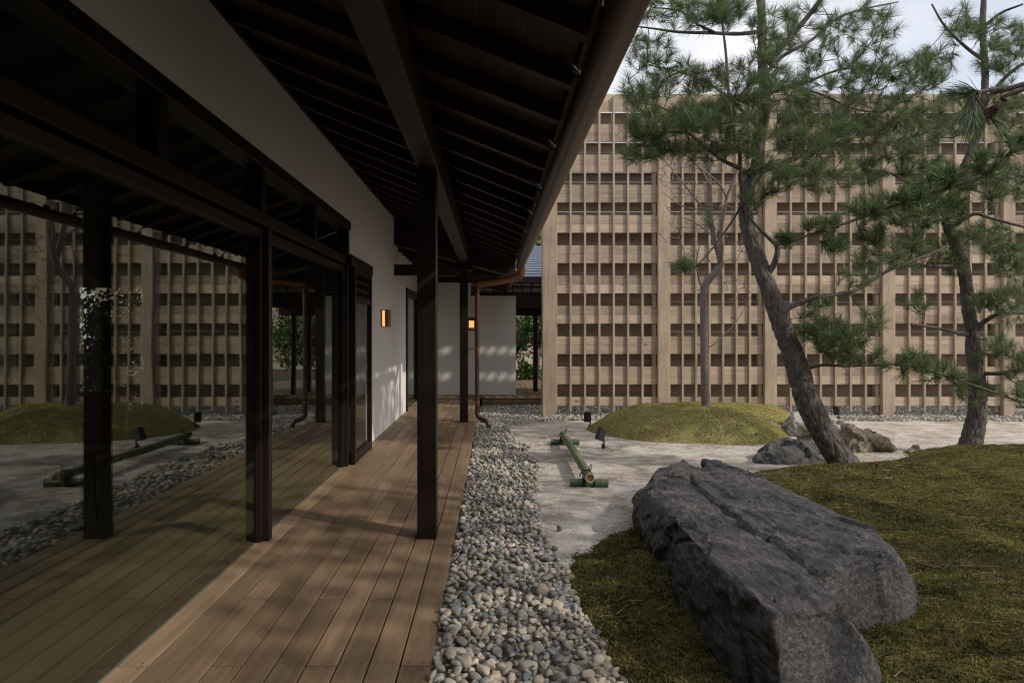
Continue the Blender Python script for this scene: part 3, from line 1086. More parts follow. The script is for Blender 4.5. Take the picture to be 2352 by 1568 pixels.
q_ = catmull([(GXc, 8.90, GZc - 0.02), (GXc + 0.012, 8.955, 2.12), (GXc - 0.02, 9.02, 2.045), (0.12, 9.42, 2.02), (-0.215, 9.86, 2.0)], 6)
V, Fc = tube(q_, [0.058] * len(q_), 16)
obj('return_gutter', V, Fc, COPPER_L, house, smooth=True)
# downpipe
px, py = -0.215, 9.86
pts = [(px, py, 1.985), (px, py, 1.7), (px, py, 1.0), (px, py, 0.25), (px + 0.005, py, 0.12), (px + 0.06, py - 0.02, 0.055), (px + 0.13, py - 0.05, 0.03), (px + 0.165, py - 0.07, -0.02), (px + 0.168, py - 0.07, -0.07)]
pc = catmull(pts, 6)
V, Fc = tube(pc, [0.033] * len(pc), 16)
dp = obj('downpipe', V, Fc, COPPER, house, smooth=True)
for z in (1.83, 1.05, 0.28):
    V, Fc = tube([(px, py, z), (px, py, z + 0.03)], [0.038, 0.038], 16)
    obj('collar', V, Fc, COPPER_L, dp, smooth=False)
V, Fc = tube([(px - 0.03, py + 0.01, 1.065), (-0.352, 9.95, 1.065)], [0.006, 0.006], 6)
obj('strap', V, Fc, COPPER, dp)

# unseen wing added behind the camera to block sky light from that side
box('wall', XW - 0.14, 9.0, -2.44, -2.30, -0.2, 2.80, PLASTER, house, 0)
obj('roof', [(0.44, -0.9, 2.25), (9.5, -0.9, 2.25), (9.5, -6, 4.3), (0.44, -6, 4.3), (0.44, -0.9, 2.33), (9.5, -0.9, 2.33), (9.5, -6, 4.38), (0.44, -6, 4.38)],
    [[0, 1, 2, 3], [7, 6, 5, 4], [0, 4, 5, 1], [1, 5, 6, 2], [2, 6, 7, 3], [3, 7, 4, 0]], DARKX, house)

# room behind the glass
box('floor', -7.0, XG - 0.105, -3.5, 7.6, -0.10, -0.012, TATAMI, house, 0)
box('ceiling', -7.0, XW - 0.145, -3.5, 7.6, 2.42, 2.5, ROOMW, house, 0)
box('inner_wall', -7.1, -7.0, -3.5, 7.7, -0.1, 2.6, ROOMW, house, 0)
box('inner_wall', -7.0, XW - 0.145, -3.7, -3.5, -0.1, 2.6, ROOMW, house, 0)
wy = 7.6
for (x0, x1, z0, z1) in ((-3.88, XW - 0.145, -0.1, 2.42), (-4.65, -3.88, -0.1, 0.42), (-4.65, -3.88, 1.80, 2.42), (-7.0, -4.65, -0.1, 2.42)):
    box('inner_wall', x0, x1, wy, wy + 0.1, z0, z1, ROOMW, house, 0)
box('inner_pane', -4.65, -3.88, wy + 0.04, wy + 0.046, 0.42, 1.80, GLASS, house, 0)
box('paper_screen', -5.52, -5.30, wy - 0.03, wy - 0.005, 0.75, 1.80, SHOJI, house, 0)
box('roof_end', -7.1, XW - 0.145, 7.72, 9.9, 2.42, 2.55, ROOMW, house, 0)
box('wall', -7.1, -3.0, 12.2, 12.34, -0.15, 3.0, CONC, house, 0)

# ------------------------------------------------------------------ annex at the end of the deck
AY = 13.5
ann = empty('garden_pavilion', (0, AY + 2, -0.15), 'white walled pavilion with lattice transom and blue grey metal roof, beyond the deck end', 'pavilion')
box('deck_edge', -1.9, 2.6, AY - 0.04, AY + 0.0, 0.0, 0.035, DECKM, ann)
box('deck_edge', -0.2, 2.6, AY - 0.02, AY + 0.02, -0.17, -0.003, DECKM, ann)
for k in range(26):
    x0 = -0.55 + k * 0.12
    box('plank', x0 + 0.003, x0 + 0.117, AY + 0.003, 17.8, 0.035, 0.068, DECKM, ann, 0)
box('plank', -1.9, -0.553, AY + 0.003, 17.8, 0.035, 0.068, DECKM, ann, 0)
box('wall', -1.9, 0.474, AY + 0.06, AY + 0.18, 0.07, 2.03, PLASTER, ann, 0)
box('wall', -1.9, -0.42, AY + 0.06, AY + 0.18, 2.03, 2.45, PLASTER, ann, 0)
box('lintel', -0.42, 2.6, AY + 0.03, AY + 0.20, 2.03, 2.10, DARKX, ann)
box('lattice_paper', -0.42, 2.6, AY + 0.12, AY + 0.13, 2.10, 2.28, PLASTER, ann, 0)
for k in range(16):
    x0 = -0.36 + k * 0.19
    box('lattice_bar', x0, x0 + 0.018, AY + 0.07, AY + 0.10, 2.10, 2.28, DARK, ann, 0)
for z in (2.175, 2.205):
    box('lattice_bar', -0.42, 2.6, AY + 0.075, AY + 0.095, z, z + 0.012, DARKX, ann, 0)
box('lintel', -0.42, 2.6, AY + 0.03, AY + 0.20, 2.28, 2.46, DARKX, ann)
box('lintel', 0.50, 2.6, AY + 0.05, AY + 0.15, 1.80, 2.03, DARKX, ann)
box('post', 0.86, 0.95, AY + 0.7, AY + 0.8, 0.07, 2.0, DARK, ann)
box('post', 2.45, 2.55, AY + 0.3, AY + 0.4, 0.07, 2.0, DARK, ann)
box('post', 1.02, 1.10, AY + 0.1, AY + 0.18, 0.07, 1.8, DARK, ann)
box('ceiling', -1.9, 2.6, AY + 0.2, 18.0, 2.05, 2.10, DARKX, ann, 0)
box('back_lintel', -1.9, 2.6, 17.7, 17.8, 1.75, 2.05, DARKX, ann)
box('side_wall', -1.9, -1.8, AY + 0.2, 17.8, 0.07, 2.05, PLASTER, ann, 0)
# roof: horizontal metal courses
e0 = Vector((0, AY - 0.55, 2.36)); e1 = Vector((0, 16.2, 3.35))
for k in range(14):
    a = e0.lerp(e1, k / 14); b_ = e0.lerp(e1, (k + 1) / 14)
    V = [(-1.9, a.y, a.z + 0.018), (3.0, a.y, a.z + 0.018), (3.0, b_.y, b_.z), (-1.9, b_.y, b_.z), (-1.9, a.y, a.z - 0.01), (3.0, a.y, a.z - 0.01), (3.0, b_.y, b_.z - 0.02), (-1.9, b_.y, b_.z - 0.02)]
    obj('roof_panel', V, [[0, 1, 2, 3], [7, 6, 5, 4], [0, 4, 5, 1], [1, 5, 6, 2], [2, 6, 7, 3], [3, 7, 4, 0]], ROOFM, ann)
obj('roof', [(-1.9, 16.2, 3.36), (3, 16.2, 3.36), (3, 19, 2.2), (-1.9, 19, 2.2), (-1.9, 16.2, 3.30), (3, 16.2, 3.30), (3, 19, 2.15), (-1.9, 19, 2.15)],
    [[0, 1, 2, 3], [7, 6, 5, 4], [0, 4, 5, 1], [1, 5, 6, 2], [2, 6, 7, 3], [3, 7, 4, 0]], ROOFM, ann)
box('eave_board', -1.9, 3.0, AY - 0.54, AY - 0.50, 2.25, 2.34, DARKX, ann)
box('eave_soffit', -1.9, 3.0, AY - 0.50, AY + 0.02, 2.33, 2.35, DARKX, ann, 0)

# ------------------------------------------------------------------ wall lamps
def wall_lamp(x, y, z, face, label):
    l = empty('wall_lamp', (x, y, z), label, 'wall lamp', 'small glowing wall lamps')
    if face == 'x':
        box('back_plate', x, x + 0.018, y - 0.02, y + 0.16, z - 0.11, z + 0.11, COPPER_L, l)
        box('shade', x + 0.055, x + 0.105, y - 0.02, y + 0.16, z - 0.11, z + 0.11, COPPER_L, l)
        box('glowing_panel', x + 0.0182, x + 0.0548, y + 0.0, y + 0.14, z - 0.10, z + 0.10, GLOW, l, 0)
    else:
        box('back_plate', x - 0.07, x + 0.07, y - 0.018, y, z - 0.13, z + 0.13, COPPER_L, l)
        box('glowing_panel', x - 0.05, x + 0.05, y - 0.06, y - 0.0185, z - 0.07, z + 0.07, GLOW, l, 0)
        box('shade', x - 0.06, x + 0.06, y - 0.07, y - 0.0185, z + 0.0705, z + 0.10, DARK, l)
    return l


wall_lamp(XW, 8.72, 1.48, 'x', 'copper wall lamp glowing on the plaster wall beside the lattice door')
wall_lamp(-0.405, AY + 0.06, 1.47, 'y', 'small lit wall lamp half hidden behind the copper downpipe')

# ------------------------------------------------------------------ cedar screen fence
FY = 11.5
FK = FY / F
fence = empty('timber_screen_fence', (5, FY, gz(0, FY)), 'tall cedar screen fence of staggered boards and thin upright battens', 'fence')
posts_px = [(1246, 29), (1511, 24), (1756, 24), (2026, 26), (2303, 25), (2578, 26), (2850, 26), (3122, 26)]
zt = [EYE - (883 - CY) * FK + k * 0.5125 for k in range(10)]         # top of every gap
PITCH = 69.8 * FK
zt = [EYE - (883 - CY) * FK + k * PITCH for k in range(10)]
BAND = 41 * FK
GAP = PITCH - BAND
TOP = zt[-1] + BAND
for i, (X, wpx) in enumerate(posts_px):
    x0 = (X - CX) * FK
    x1 = x0 + wpx * FK
    box('post', x0, x1, FY - 0.02, FY + 0.22, gz(0, FY) - 0.25, TOP - 0.06 - (0.0 if i else 0.0), CEDZ, fence, 0.006)
    if i + 1 == len(posts_px): break
    xn = (posts_px[i + 1][0] - CX) * FK
    # battens
    fw = 0.034
    n_c = 7
    cell = (xn - x1 - fw * 1.0) / n_c
    for k in range(n_c):
        bx = x1 + 0.004 + k * cell
        tz = TOP + random.uniform(-0.03, 0.0)
        if i == 0 and k == 5: tz = TOP + 0.13
        box('batten', bx, bx + fw, FY + 0.006, FY + 0.042, -0.035, tz - 0.03, CEDZ, fence, 0.002)
    # front boards, two to a band
    for j, z in enumerate(zt):
        for q in (0, 1):
            h = BAND / 2
            dz = random.uniform(-0.001, 0.001)
            box('board', x1 + 0.001, xn - 0.001, FY + 0.0435 + random.uniform(0, 0.002), FY + 0.064, z + q * h + 0.0003, z + (q + 1) * h - 0.0003, CEDX, fence, 0.004)
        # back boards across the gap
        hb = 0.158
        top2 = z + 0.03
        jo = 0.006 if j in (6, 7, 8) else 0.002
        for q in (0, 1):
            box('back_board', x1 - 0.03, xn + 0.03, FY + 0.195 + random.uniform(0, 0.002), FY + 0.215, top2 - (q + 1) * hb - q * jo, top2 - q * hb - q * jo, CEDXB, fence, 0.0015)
    # lowest single board
    box('board', x1 + 0.001, xn - 0.001, FY + 0.0435, FY + 0.064, zt[0] - GAP - 0.15, zt[0] - GAP, CEDX, fence, 0.0015)
    # rear uprights seen in the last cell
    box('rear_post', xn - 0.07, xn - 0.012, FY + 0.067, FY + 0.192, -0.06, TOP - 0.1, CEDZ, fence, 0.004)

# ------------------------------------------------------------------ rocks
def hull_remesh(hulls, voxel):
    bm = bmesh.new()
    for pts in hulls:
        vs = [bm.verts.new(p_) for p_ in pts]
        r_ = bmesh.ops.convex_hull(bm, input=vs)
        loose = [g for g in r_['geom_interior'] if isinstance(g, bmesh.types.BMVert)]
        bmesh.ops.delete(bm, geom=loose, context='VERTS')
    me = bpy.data.meshes.new('tmp')
    bm.to_mesh(me); bm.free()
    o = bpy.data.objects.new('tmp', me)
    C.objects.link(o)
    md = o.modifiers.new('r', 'REMESH')
    md.mode = 'VOXEL'; md.voxel_size = voxel
    sm = o.modifiers.new('s', 'SMOOTH'); sm.iterations = 1
    dg = bpy.context.evaluated_depsgraph_get()
    m2 = bpy.data.meshes.new_from_object(o.evaluated_get(dg))
    bpy.data.objects.remove(o)
    return m2


def rock(name, hulls, voxel, mat_, amp=0.03, freq=2.0, stretch=(1, 0.35, 1.6), fine=0.006, seed=0, parent=None, crack=0.0, facet=4.0, clefts=()):
    me = hull_remesh(hulls, voxel)
    me.name = name
    me.materials.clear(); me.materials.append(mat_)
    n_ = len(me.vertices)
    co = np.empty(n_ * 3, np.float32); me.vertices.foreach_get('co', co); co = co.reshape(-1, 3)
    no = np.empty(n_ * 3, np.float32); me.vertices.foreach_get('normal', no); no = no.reshape(-1, 3)
    st = Vector(stretch)
    for i in range(n_):
        p_ = Vector(co[i].tolist())
        q = Vector((p_.x * st.x, p_.y * st.y, p_.z * st.z)) * freq + Vector((seed * 3.1, seed, 0))
        q = q + mnoise.noise_vector(p_ * 2.5) * 0.15
        a = mnoise.noise(q)
        # split faces: flat steps between parallel planes
        s_ = mnoise.noise(q * 1.3 + Vector((5, 1, 2))) * 2.0
        fr_ = s_ * 3 - math.floor(s_ * 3)
        step_ = (math.floor(s_ * 3) + min(1.0, max(0.0, (fr_ - 0.8) * 5))) / 3 * 0.55
        f_ = mnoise.fractal(p_ * 30, 0.7, 2.1, 5)
        f2_ = mnoise.noise(Vector((p_.x * 26, p_.y * 7, p_.z * 26)))
        d = amp * a * 0.7 + amp * step_ * 0.5 + fine * (f_ + 0.5 * f2_)
        for fq, ka in ((facet, 1.0), (facet * 2.7, 0.45)):
            pq = Vector((p_.x, p_.y * 0.7, p_.z)) * fq + mnoise.noise_vector(p_ * 5) * 0.25
            ds_, ps_ = mnoise.voronoi(pq)
            c_ = ps_[0]
            rd_ = mnoise.random_unit_vector if False else Vector((mnoise.cell(c_ * 7.1), mnoise.cell(c_ * 9.3 + Vector((5, 5, 5))), mnoise.cell(c_ * 3.7 + Vector((9, 1, 4))))) - Vector((0.5, 0.5, 0.5))
            d += amp * ka * max(-1.0, min(1.0, (pq - c_).dot(rd_) * 1.6 + (mnoise.cell(c_ * 5.3) - 0.5) * 0.5))
        for path, wd, dp_ in clefts:
            dd = 9.0
            for (ax, ay), (bx_, by_) in zip(path[:-1], path[1:]):
                ex, ey = bx_ - ax, by_ - ay
                t_ = max(0.0, min(1.0, ((p_.x - ax) * ex + (p_.y - ay) * ey) / (ex * ex + ey * ey)))
                qx = p_.x + 0.03 * mnoise.noise(p_ * 7)
                d1 = math.hypot(qx - ax - ex * t_, p_.y - ay - ey * t_)
                if d1 < dd:
                    dd = d1
                    sg = (qx - ax) * ey - (p_.y - ay) * ex
            if dd < wd * 6:
                dk_ = max(0.0, 0.35 + 1.3 * mnoise.noise(Vector((p_.x * 2, p_.y * 3.1, 4.4))) + 0.5 * mnoise.noise(p_ * 14))
                d -= dp_ * dk_ * math.exp(-(dd / wd) ** 2)
                d += (0.3 if sg > 0 else -0.45) * dp_ * math.exp(-dd / (wd * 3.0))
        co[i] += no[i] * d
    c = (co.min(0) + co.max(0)) / 2
    c[2] = co[:, 2].min()
    co -= c
    me.vertices.foreach_set('co', co.ravel())
    me.polygons.foreach_set('use_smooth', np.ones(len(me.polygons), dtype=bool))
    me.update()
    return link(name, me, parent, c)


A = [(.97, 2.36, .325), (1.26, 2.48, .315), (.945, 2.85, .32), (.965, 3.55, .305), (1.04, 4.5, .24), (1.03, 4.85, .16), (1.28, 5.4, .22), (1.60, 5.78, .235),
     (1.37, 2.95, .25), (1.8, 5.3, .20), (1.5, 4.2, .215), (.84, 2.6, -.2), (.88, 3.4, -.2), (.88, 4.4, -.2), (.98, 5.1, -.2), (1.5, 5.95, -.2), (1.9, 5.8, -.2),
     (1.62, 4.2, -.2), (1.60, 2.68, -.2), (1.50, 2.42, -.2), (1.25, 2.26, -.2), (0.98, 2.2, -.2), (1.36, 2.47, .16)]
B = [(1.38, 2.93, .275), (1.80, 3.1, .30), (1.97, 3.35, .26), (2.08, 3.9, .22), (2.04, 4.3, .205), (2.05, 5.15, .205), (1.76, 5.7, .24), (1.52, 4.3, .25), (2.05, 3.28, .10),
     (1.45, 2.83, -.2), (1.62, 2.83, -.2), (2.0, 3.08, -.2), (2.17, 3.5, -.2), (2.25, 4.4, -.2), (2.2, 5.3, -.2), (1.85, 5.95, -.2), (1.4, 4.5, -.2)]
bo = rock('boulder', [A, B], 0.0115, ROCK_D, 0.016, 2.0, (1.8, 0.45, 3.0), 0.0065, 1, facet=1.9, clefts=[([(1.42, 2.75), (1.37, 3.0), (1.37, 3.25), (1.32, 3.45), (1.34, 4.2), (1.42, 4.9)], 0.013, 0.055), ([(1.28, 5.15), (1.42, 4.95), (1.5, 4.6)], 0.015, 0.04), ([(1.02, 4.35), (1.1, 4.15), (1.22, 3.7)], 0.014, 0.035), ([(1.75, 5.3), (1.72, 4.6), (1.78, 4.0)], 0.02, 0.02)])
tag(bo, 'huge dark grey flat topped boulder lying in moss near the pebbles', 'boulder')


def blob(cx, cy, cz, rx, ry, rz, n=16, seed=0, cut=0.75):
    r_ = random.Random(seed)
    pts = []
    for _ in range(n):
        d = Vector((r_.gauss(0, 1), r_.gauss(0, 1), r_.gauss(0, 1))).normalized() * r_.uniform(cut, 1.0)
        pts.append((cx + d.x * rx, cy + d.y * ry, cz + d.z * rz))
    return pts


r1 = rock('rock', [[(2.72, 7.1, -.15), (2.8, 7.25, .0), (3.0, 7.2, .06), (3.25, 7.3, .12), (3.55, 7.35, .09), (3.8, 7.3, -.15), (3.8, 7.75, .0), (3.3, 7.8, .10), (2.9, 7.7, -.15), (3.3, 7.05, -.15), (3.75, 7.1, -.02)],
                    blob(3.6, 7.5, 0, .4, .3, .16, seed=5)], 0.014, ROCK_B, 0.024, 4, (1, 1, 2), 0.009, 4, crack=0.02)
tag(r1, 'low dark grey schist rock at the foot of the leaning pine', 'rock')
r2 = rock('rock', [blob(4.25, 8.15, 0.0, .48, .42, .24, 18, 2), blob(4.5, 8.1, -.05, .36, .35, .18, 14, 9), blob(3.95, 8.2, 0.0, .3, .3, .2, 14, 19)], 0.016, ROCK_T, 0.032, 5, (1, 1, 1), 0.010, 7)
tag(r2, 'craggy tan rock behind the leaning pine trunk', 'rock')
r3 = rock('rock', [blob(4.25, 9.35, 0.0, .36, .34, .25, 18, 3), blob(4.6, 9.5, -.02, .36, .3, .26, 14, 8), blob(3.86, 9.4, 0.0, .18, .16, .10, 12, 6)], 0.016, ROCK_P, 0.028, 4.5, (1, 1, 1), 0.010, 12, crack=0.03)
tag(r3, 'pale greenish rock at the right end of the moss mound', 'rock')
r4 = rock('rock', [blob(4.9, 8.0, -.12, .35, .3, .10, 14, 31)], 0.016, ROCK_T, 0.02, 5, (1, 1, 1), 0.006, 3)
tag(r4, 'flat sandy rock slab low in the sand beside the craggy tan rock', 'rock')
st_ = rock('stone', [blob(0.455, 4.62, gz(0, 4.6) + .018, .028, .024, .03, 14, 4)], 0.005, ROCK_T, 0.003, 20, (1, 1, 1), 0.0005, 3)
tag(st_, 'single small tan stone alone on the sand by the pebble edge', 'stone')

# ------------------------------------------------------------------ bamboo barrier
bam = empty('bamboo_barrier', (0.88, 7.2, gz(0, 7.2)), 'green bamboo pole tied with black rope on two short crosspieces', 'bamboo barrier')


def bamboo(p0, p1, r, nodes, mat_, name, parent, hollow=True):
    p0, p1 = np.array(p0, float), np.array(p1, float)
    ts, rs = [], []
    for t in np.linspace(0, 1, 60):
        rr = r * (1 + 0.06 * sum(math.exp(-((t - nn) / 0.007) ** 2) for nn in nodes) - 0.02 * math.sin(t * 9))
        ts.append(p0 + (p1 - p0) * t); rs.append(rr)
    for nn in nodes:
        for dt, kk in ((-0.006, 1.0), (0, 1.075), (0.006, 1.0)):
            ts.append(p0 + (p1 - p0) * (nn + dt)); rs.append(r * kk)
    tt = [np.dot(q - p0, p1 - p0) for q in ts]
    idx = np.argsort(tt)
    ts = [ts[i] for i in idx]; rs = [rs[i] for i in idx]
    V, Fc = tube(ts, rs, 20, cap=not hollow)
    o = obj(name, V, Fc, mat_, parent, smooth=True)
    if hollow:
        d = (p1 - p0) / np.linalg.norm(p1 - p0)
        for e, s in ((p0, 1), (p1, -1)):
            pts = [e - d * 0.0 * s, e - d * 0.0005 * s, e - d * 0.0005 * s, e + d * 0.03 * s]
            V, Fc = tube([e - d * 0.001 * s, e - d * 0.0015 * s], [r * 1.0, r * 0.8], 20, cap=False)
            obj('cut_rim', V, Fc, BAMCUT, o, smooth=False)
            V, Fc = tube([e - d * 0.0012 * s, e + d * 0.025 * s, e + d * 0.035 * s, e + d * 0.038 * s], [r * 0.81, r * 0.8, r * 0.6, 0.001], 20, cap=False)
            obj('hollow', V, Fc, BAMIN, o, smooth=True)
    return o


YN, YFr = 5.95, 8.62
zn, zf = EYE - (1098 - CY) * 6.02 / F, EYE - (1008 - CY) * 8.5 / F
zn, zf = gz(0, 6) + 0.036, gz(0, 8.5) + 0.036
bamboo((0.845, 5.88, zn + 0.07), (0.90, 8.62, zf + 0.07), 0.041, [0.1, 0.22, 0.34, 0.46, 0.58, 0.7, 0.83, 0.95], BAMB, 'pole', bam)
bamboo((0.69, 6.02, zn), (1.02, 6.0, zn), 0.036, [0.22, 0.8], BAMB2, 'crosspiece', bam)
bamboo((0.73, 8.48, zf), (1.08, 8.46, zf), 0.036, [0.3, 0.85], BAMB2, 'crosspiece', bam)


def lashing(x, y, z):
    P = []
    for k in range(2):
        ring = []
        for a in np.linspace(0, 2 * math.pi, 24):
            ring.append((x + 0.046 * math.cos(a) * 1.0, y - 0.035 + k * 0.07, z + 0.03 + 0.082 * math.sin(a) * 0.95))
        P.append(tube(ring, [0.0055] * 24, 6))
    for k in (-1, 1):
        ring = [(x + k * 0.05, y + 0.04 * math.cos(a), z - 0.0 + 0.04 * math.sin(a)) for a in np.linspace(0, 2 * math.pi, 20)]
        P.append(tube(ring, [0.0055] * 20, 6))
    top = z + 0.112
    P.append(tube(catmull([(x, y, top), (x + 0.015, y, top + 0.04), (x + 0.03, y - 0.01, top + 0.05), (x + 0.02, y - 0.01, top + 0.01), (x, y, top)], 5), [0.0035] * 21, 6))
    P.append(tube(catmull([(x, y, top), (x - 0.05, y - 0.02, top - 0.01), (x - 0.085, y - 0.03, top - 0.05)], 5), [0.0035] * 11, 6))
    P.append(tube(catmull([(x, y, top), (x - 0.05, y + 0.02, top - 0.005), (x - 0.075, y + 0.01, top - 0.065)], 5), [0.0035] * 11, 6))
    P.append(tube([(x - 0.02, y, top - 0.008), (x + 0.02, y, top - 0.008)], [0.012, 0.012], 8))
    V, Fc = join(P)
    return obj('rope_lashing', V, Fc, ROPE, bam, smooth=True)


lashing(0.849, 6.01, zn)
lashing(0.897, 8.47, zf)

# ------------------------------------------------------------------ garden spotlights
def spot(x, y, label, tilt=25, turn=0, h=0.0):
    z = gz(x, y)
    s = empty('garden_spotlight', (x, y, z), label, 'garden light', 'black garden spotlights on the sand')
    tl, tn = math.radians(tilt), math.radians(turn)
    Rm = Matrix.Rotation(tn, 3, 'Z') @ Matrix.Rotation(tl, 3, 'Y')
    V = []
    for zz in (-0.075, 0.075):
        for (a, b_) in ((-0.04, -0.04), (0.04, -0.04), (0.04, 0.04), (-0.04, 0.04)):
            sl = 0.02 if (zz > 0 and a > 0) else 0
            q = Rm @ Vector((a, b_, zz - sl))
            V.append((x + q.x, y + q.y, z + 0.175 + h + q.z))
    obj('lamp_head', V, [[0, 3, 2, 1], [4, 5, 6, 7], [0, 1, 5, 4], [1, 2, 6, 5], [2, 3, 7, 6], [3, 0, 4, 7]], BLACK, s)
    V, Fc = tube([(x + 0.03, y, z + 0.05), (x + 0.04, y, z + 0.08), (x + 0.035, y, z + 0.12 + h)], [0.009, 0.01, 0.009], 8)
    obj('arm', V, Fc, BLACK, s)
    V, Fc = tube([(x + 0.03, y, z - 0.03), (x + 0.03, y, z + 0.055)], [0.022, 0.022], 12)
    obj('base', V, Fc, BLACK, s)
    c = catmull([(x + 0.03, y, z + 0.02), (x + 0.07, y - 0.01, z + 0.02), (x + 0.11, y - 0.03, z - 0.005)], 5)
    V, Fc = tube(c, [0.004] * len(c), 6)
    obj('cable', V, Fc, BLACK, s)


spot(1.30, 8.15, 'black garden spotlight between the bamboo pole and the moss mound', 22, 20)
spot(1.40, 10.0, 'black garden spotlight behind the left tip of the moss mound by the gravel', 5, 60)
spot(5.55, 11.0, 'black garden spotlight in the gravel behind the leaning pine trunk', -8, -40)

# ------------------------------------------------------------------ trees
def limb_pts(lst, per=5):
    """lst of (X, Y, depth, radius) -> smooth world polyline"""
    P = [np.array([*at(a, b, d), r_]) for a, b, d, r_ in lst]
    return np.array(catmull(P, per))


def needles_at(ends, dirs, n_each, length, width, spread=(0.35, 1.25), stem=0.07, droop=0.25):
    m = len(ends)
    E = np.repeat(np.array(ends), n_each, 0)
    D = np.repeat(np.array(dirs), n_each, 0)
    k = len(E)
    t = rng.uniform(0, 1, k)
    P = E - D * (t * stem)[:, None]
    R = rng.normal(size=(k, 3))
    R -= D * (R * D).sum(1)[:, None]
    R /= np.linalg.norm(R, axis=1)[:, None] + 1e-9
    th = rng.uniform(spread[0], spread[1], k) * (0.45 + 0.55 * t) + 0.08
    N = D * np.cos(th)[:, None] + R * np.sin(th)[:, None]
    Lg = np.repeat(length * rng.uniform(0.8, 1.2, m), n_each) * rng.uniform(0.75, 1.1, k)
    return blades(P, N, Lg, np.full(k, width), droop)


def grow(limbs, targets, rad0=0.006, seed=0, up=0.5):
    """twigs from the nearest limb to each target; returns twig tubes, tuft ends, tuft directions"""
    nodes = np.concatenate([l[:, :3] for l in limbs])
    tgt = [np.array(t) for t in targets]
    T = np.array(tgt)
    parts, ends, dirs = [], [], []
    dist = np.array([np.min(np.linalg.norm(nodes - t, axis=1)) for t in T])
    for i in np.argsort(dist):
        t = T[i]
        d = np.linalg.norm(nodes - t, axis=1)
        # prefer joining a little below and not too near
        score = d + 0.25 * np.maximum(0, nodes[:, 2] - t[2] + 0.02) + 0.3 * np.maximum(0, 0.10 - d) * 3
        j = int(np.argmin(score))
        p0 = nodes[j]
        dv = t - p0
        ln = np.linalg.norm(dv) + 1e-6
        side = np.cross(dv, [0, 0, 1.0]) * rng.normal() * 0.15
        c1 = p0 + dv * 0.35 + np.array([0, 0, -0.06 * ln]) + side
        c2 = p0 + dv * 0.75 + np.array([0, 0, -0.05 * ln]) + side * 0.7 + rng.normal(size=3) * 0.03 * ln
        pts = np.array(catmull([p0, c1, c2, t], 4))
        r0 = min(0.014, rad0 * (0.55 + ln * 1.3))
        rs = np.linspace(r0, 0.0028, len(pts))
        parts.append(tube(pts, rs, 5, cap=False))
        dr = (t - c2); dr = dr / (np.linalg.norm(dr) + 1e-9)
        dr = dr * 0.8 + np.array([0, 0, up]) + rng.normal(size=3) * 0.25
        dr /= np.linalg.norm(dr)
        ends.append(t + dr * 0.02); dirs.append(dr)
        nodes = np.concatenate([nodes, pts[2:]])
    V, Fc = join(parts)
    return V, Fc, ends, dirs


def ell(lst, seed=0, mult=1.0):
    r_ = np.random.default_rng(seed)
    T = []
    for (X, Y, rx, ry, d, dd, n_) in lst:
        for _ in range(int(n_ * mult)):
            while True:
                q = r_.uniform(-1, 1, 3)
                if q @ q < 1: break
            T.append(at(X + q[0] * rx, Y + q[1] * ry, d + q[2] * dd))
    return [tuple(t) for t in T]


def bark_tube(pts, seed, sides=72, step=0.018, depth=0.17, plate=(15, 15, 7)):
    """a trunk whose bark plates are modelled"""
    P = np.asarray(pts, float)
    seg = np.r_[0, np.cumsum(np.linalg.norm(np.diff(P[:, :3], axis=0), axis=1))]
    t = np.arange(0, seg[-1], step)
    Q = np.stack([np.interp(t, seg, P[:, k]) for k in range(4)], 1)
    V, Fc = tube(Q[:, :3], Q[:, 3], sides, cap=True)
    C0 = np.repeat(Q[:, :3], sides, 0)
    out_ = V.copy()
    for i in range(len(V)):
        p_ = Vector(V[i])
        w_ = mnoise.noise_vector(p_ * 9) * 0.35
        q_ = Vector((p_.x * plate[0], p_.y * plate[1], p_.z * plate[2])) + w_ + Vector((seed, seed, 0))
        vd = mnoise.voronoi(q_)[0]
        e_ = min(1.0, (vd[1] - vd[0]) / 0.22)
        d = (e_ ** 0.6 - 1) * depth + 0.05 * mnoise.noise(p_ * 30) + 0.10 * mnoise.noise(p_ * 4)
        out_[i] = C0[i] + (V[i] - C0[i]) * (1 + d)
    return out_, Fc


def pine(base, trunk, limbs, targets, label, length, width, n_each, seed, extra=None, up=0.5, droop=0.25, sets=None):
    root = empty('pine_tree', base, label, 'pine tree')
    tp = limb_pts(trunk, 8) if not isinstance(trunk, np.ndarray) else trunk
    V, Fc = bark_tube(tp, seed)
    obj('trunk', V, Fc, BARK, root, smooth=True, origin=base)
    L_ = [limb_pts(l) if not isinstance(l, np.ndarray) else l for l in limbs]
    for l in L_:
        V, Fc = tube(l[:, :3], l[:, 3], 9, rough=0.12, seed=seed)
        obj('limb', V, Fc, BARK if l[0, 3] > 0.02 else TWIG, root, smooth=True, origin=base)
    V, Fc, ends, dirs = grow([tp[len(tp) // 3:]] + L_, targets, seed=seed, up=up)
    obj('twigs', V, Fc, TWIG, root, smooth=True, origin=base, kind='stuff')
    V, T = needles_at(ends, dirs, n_each, length, width, droop=droop)
    obj('crown', V, T, NEEDLE, root, origin=base, kind='stuff')
    return root


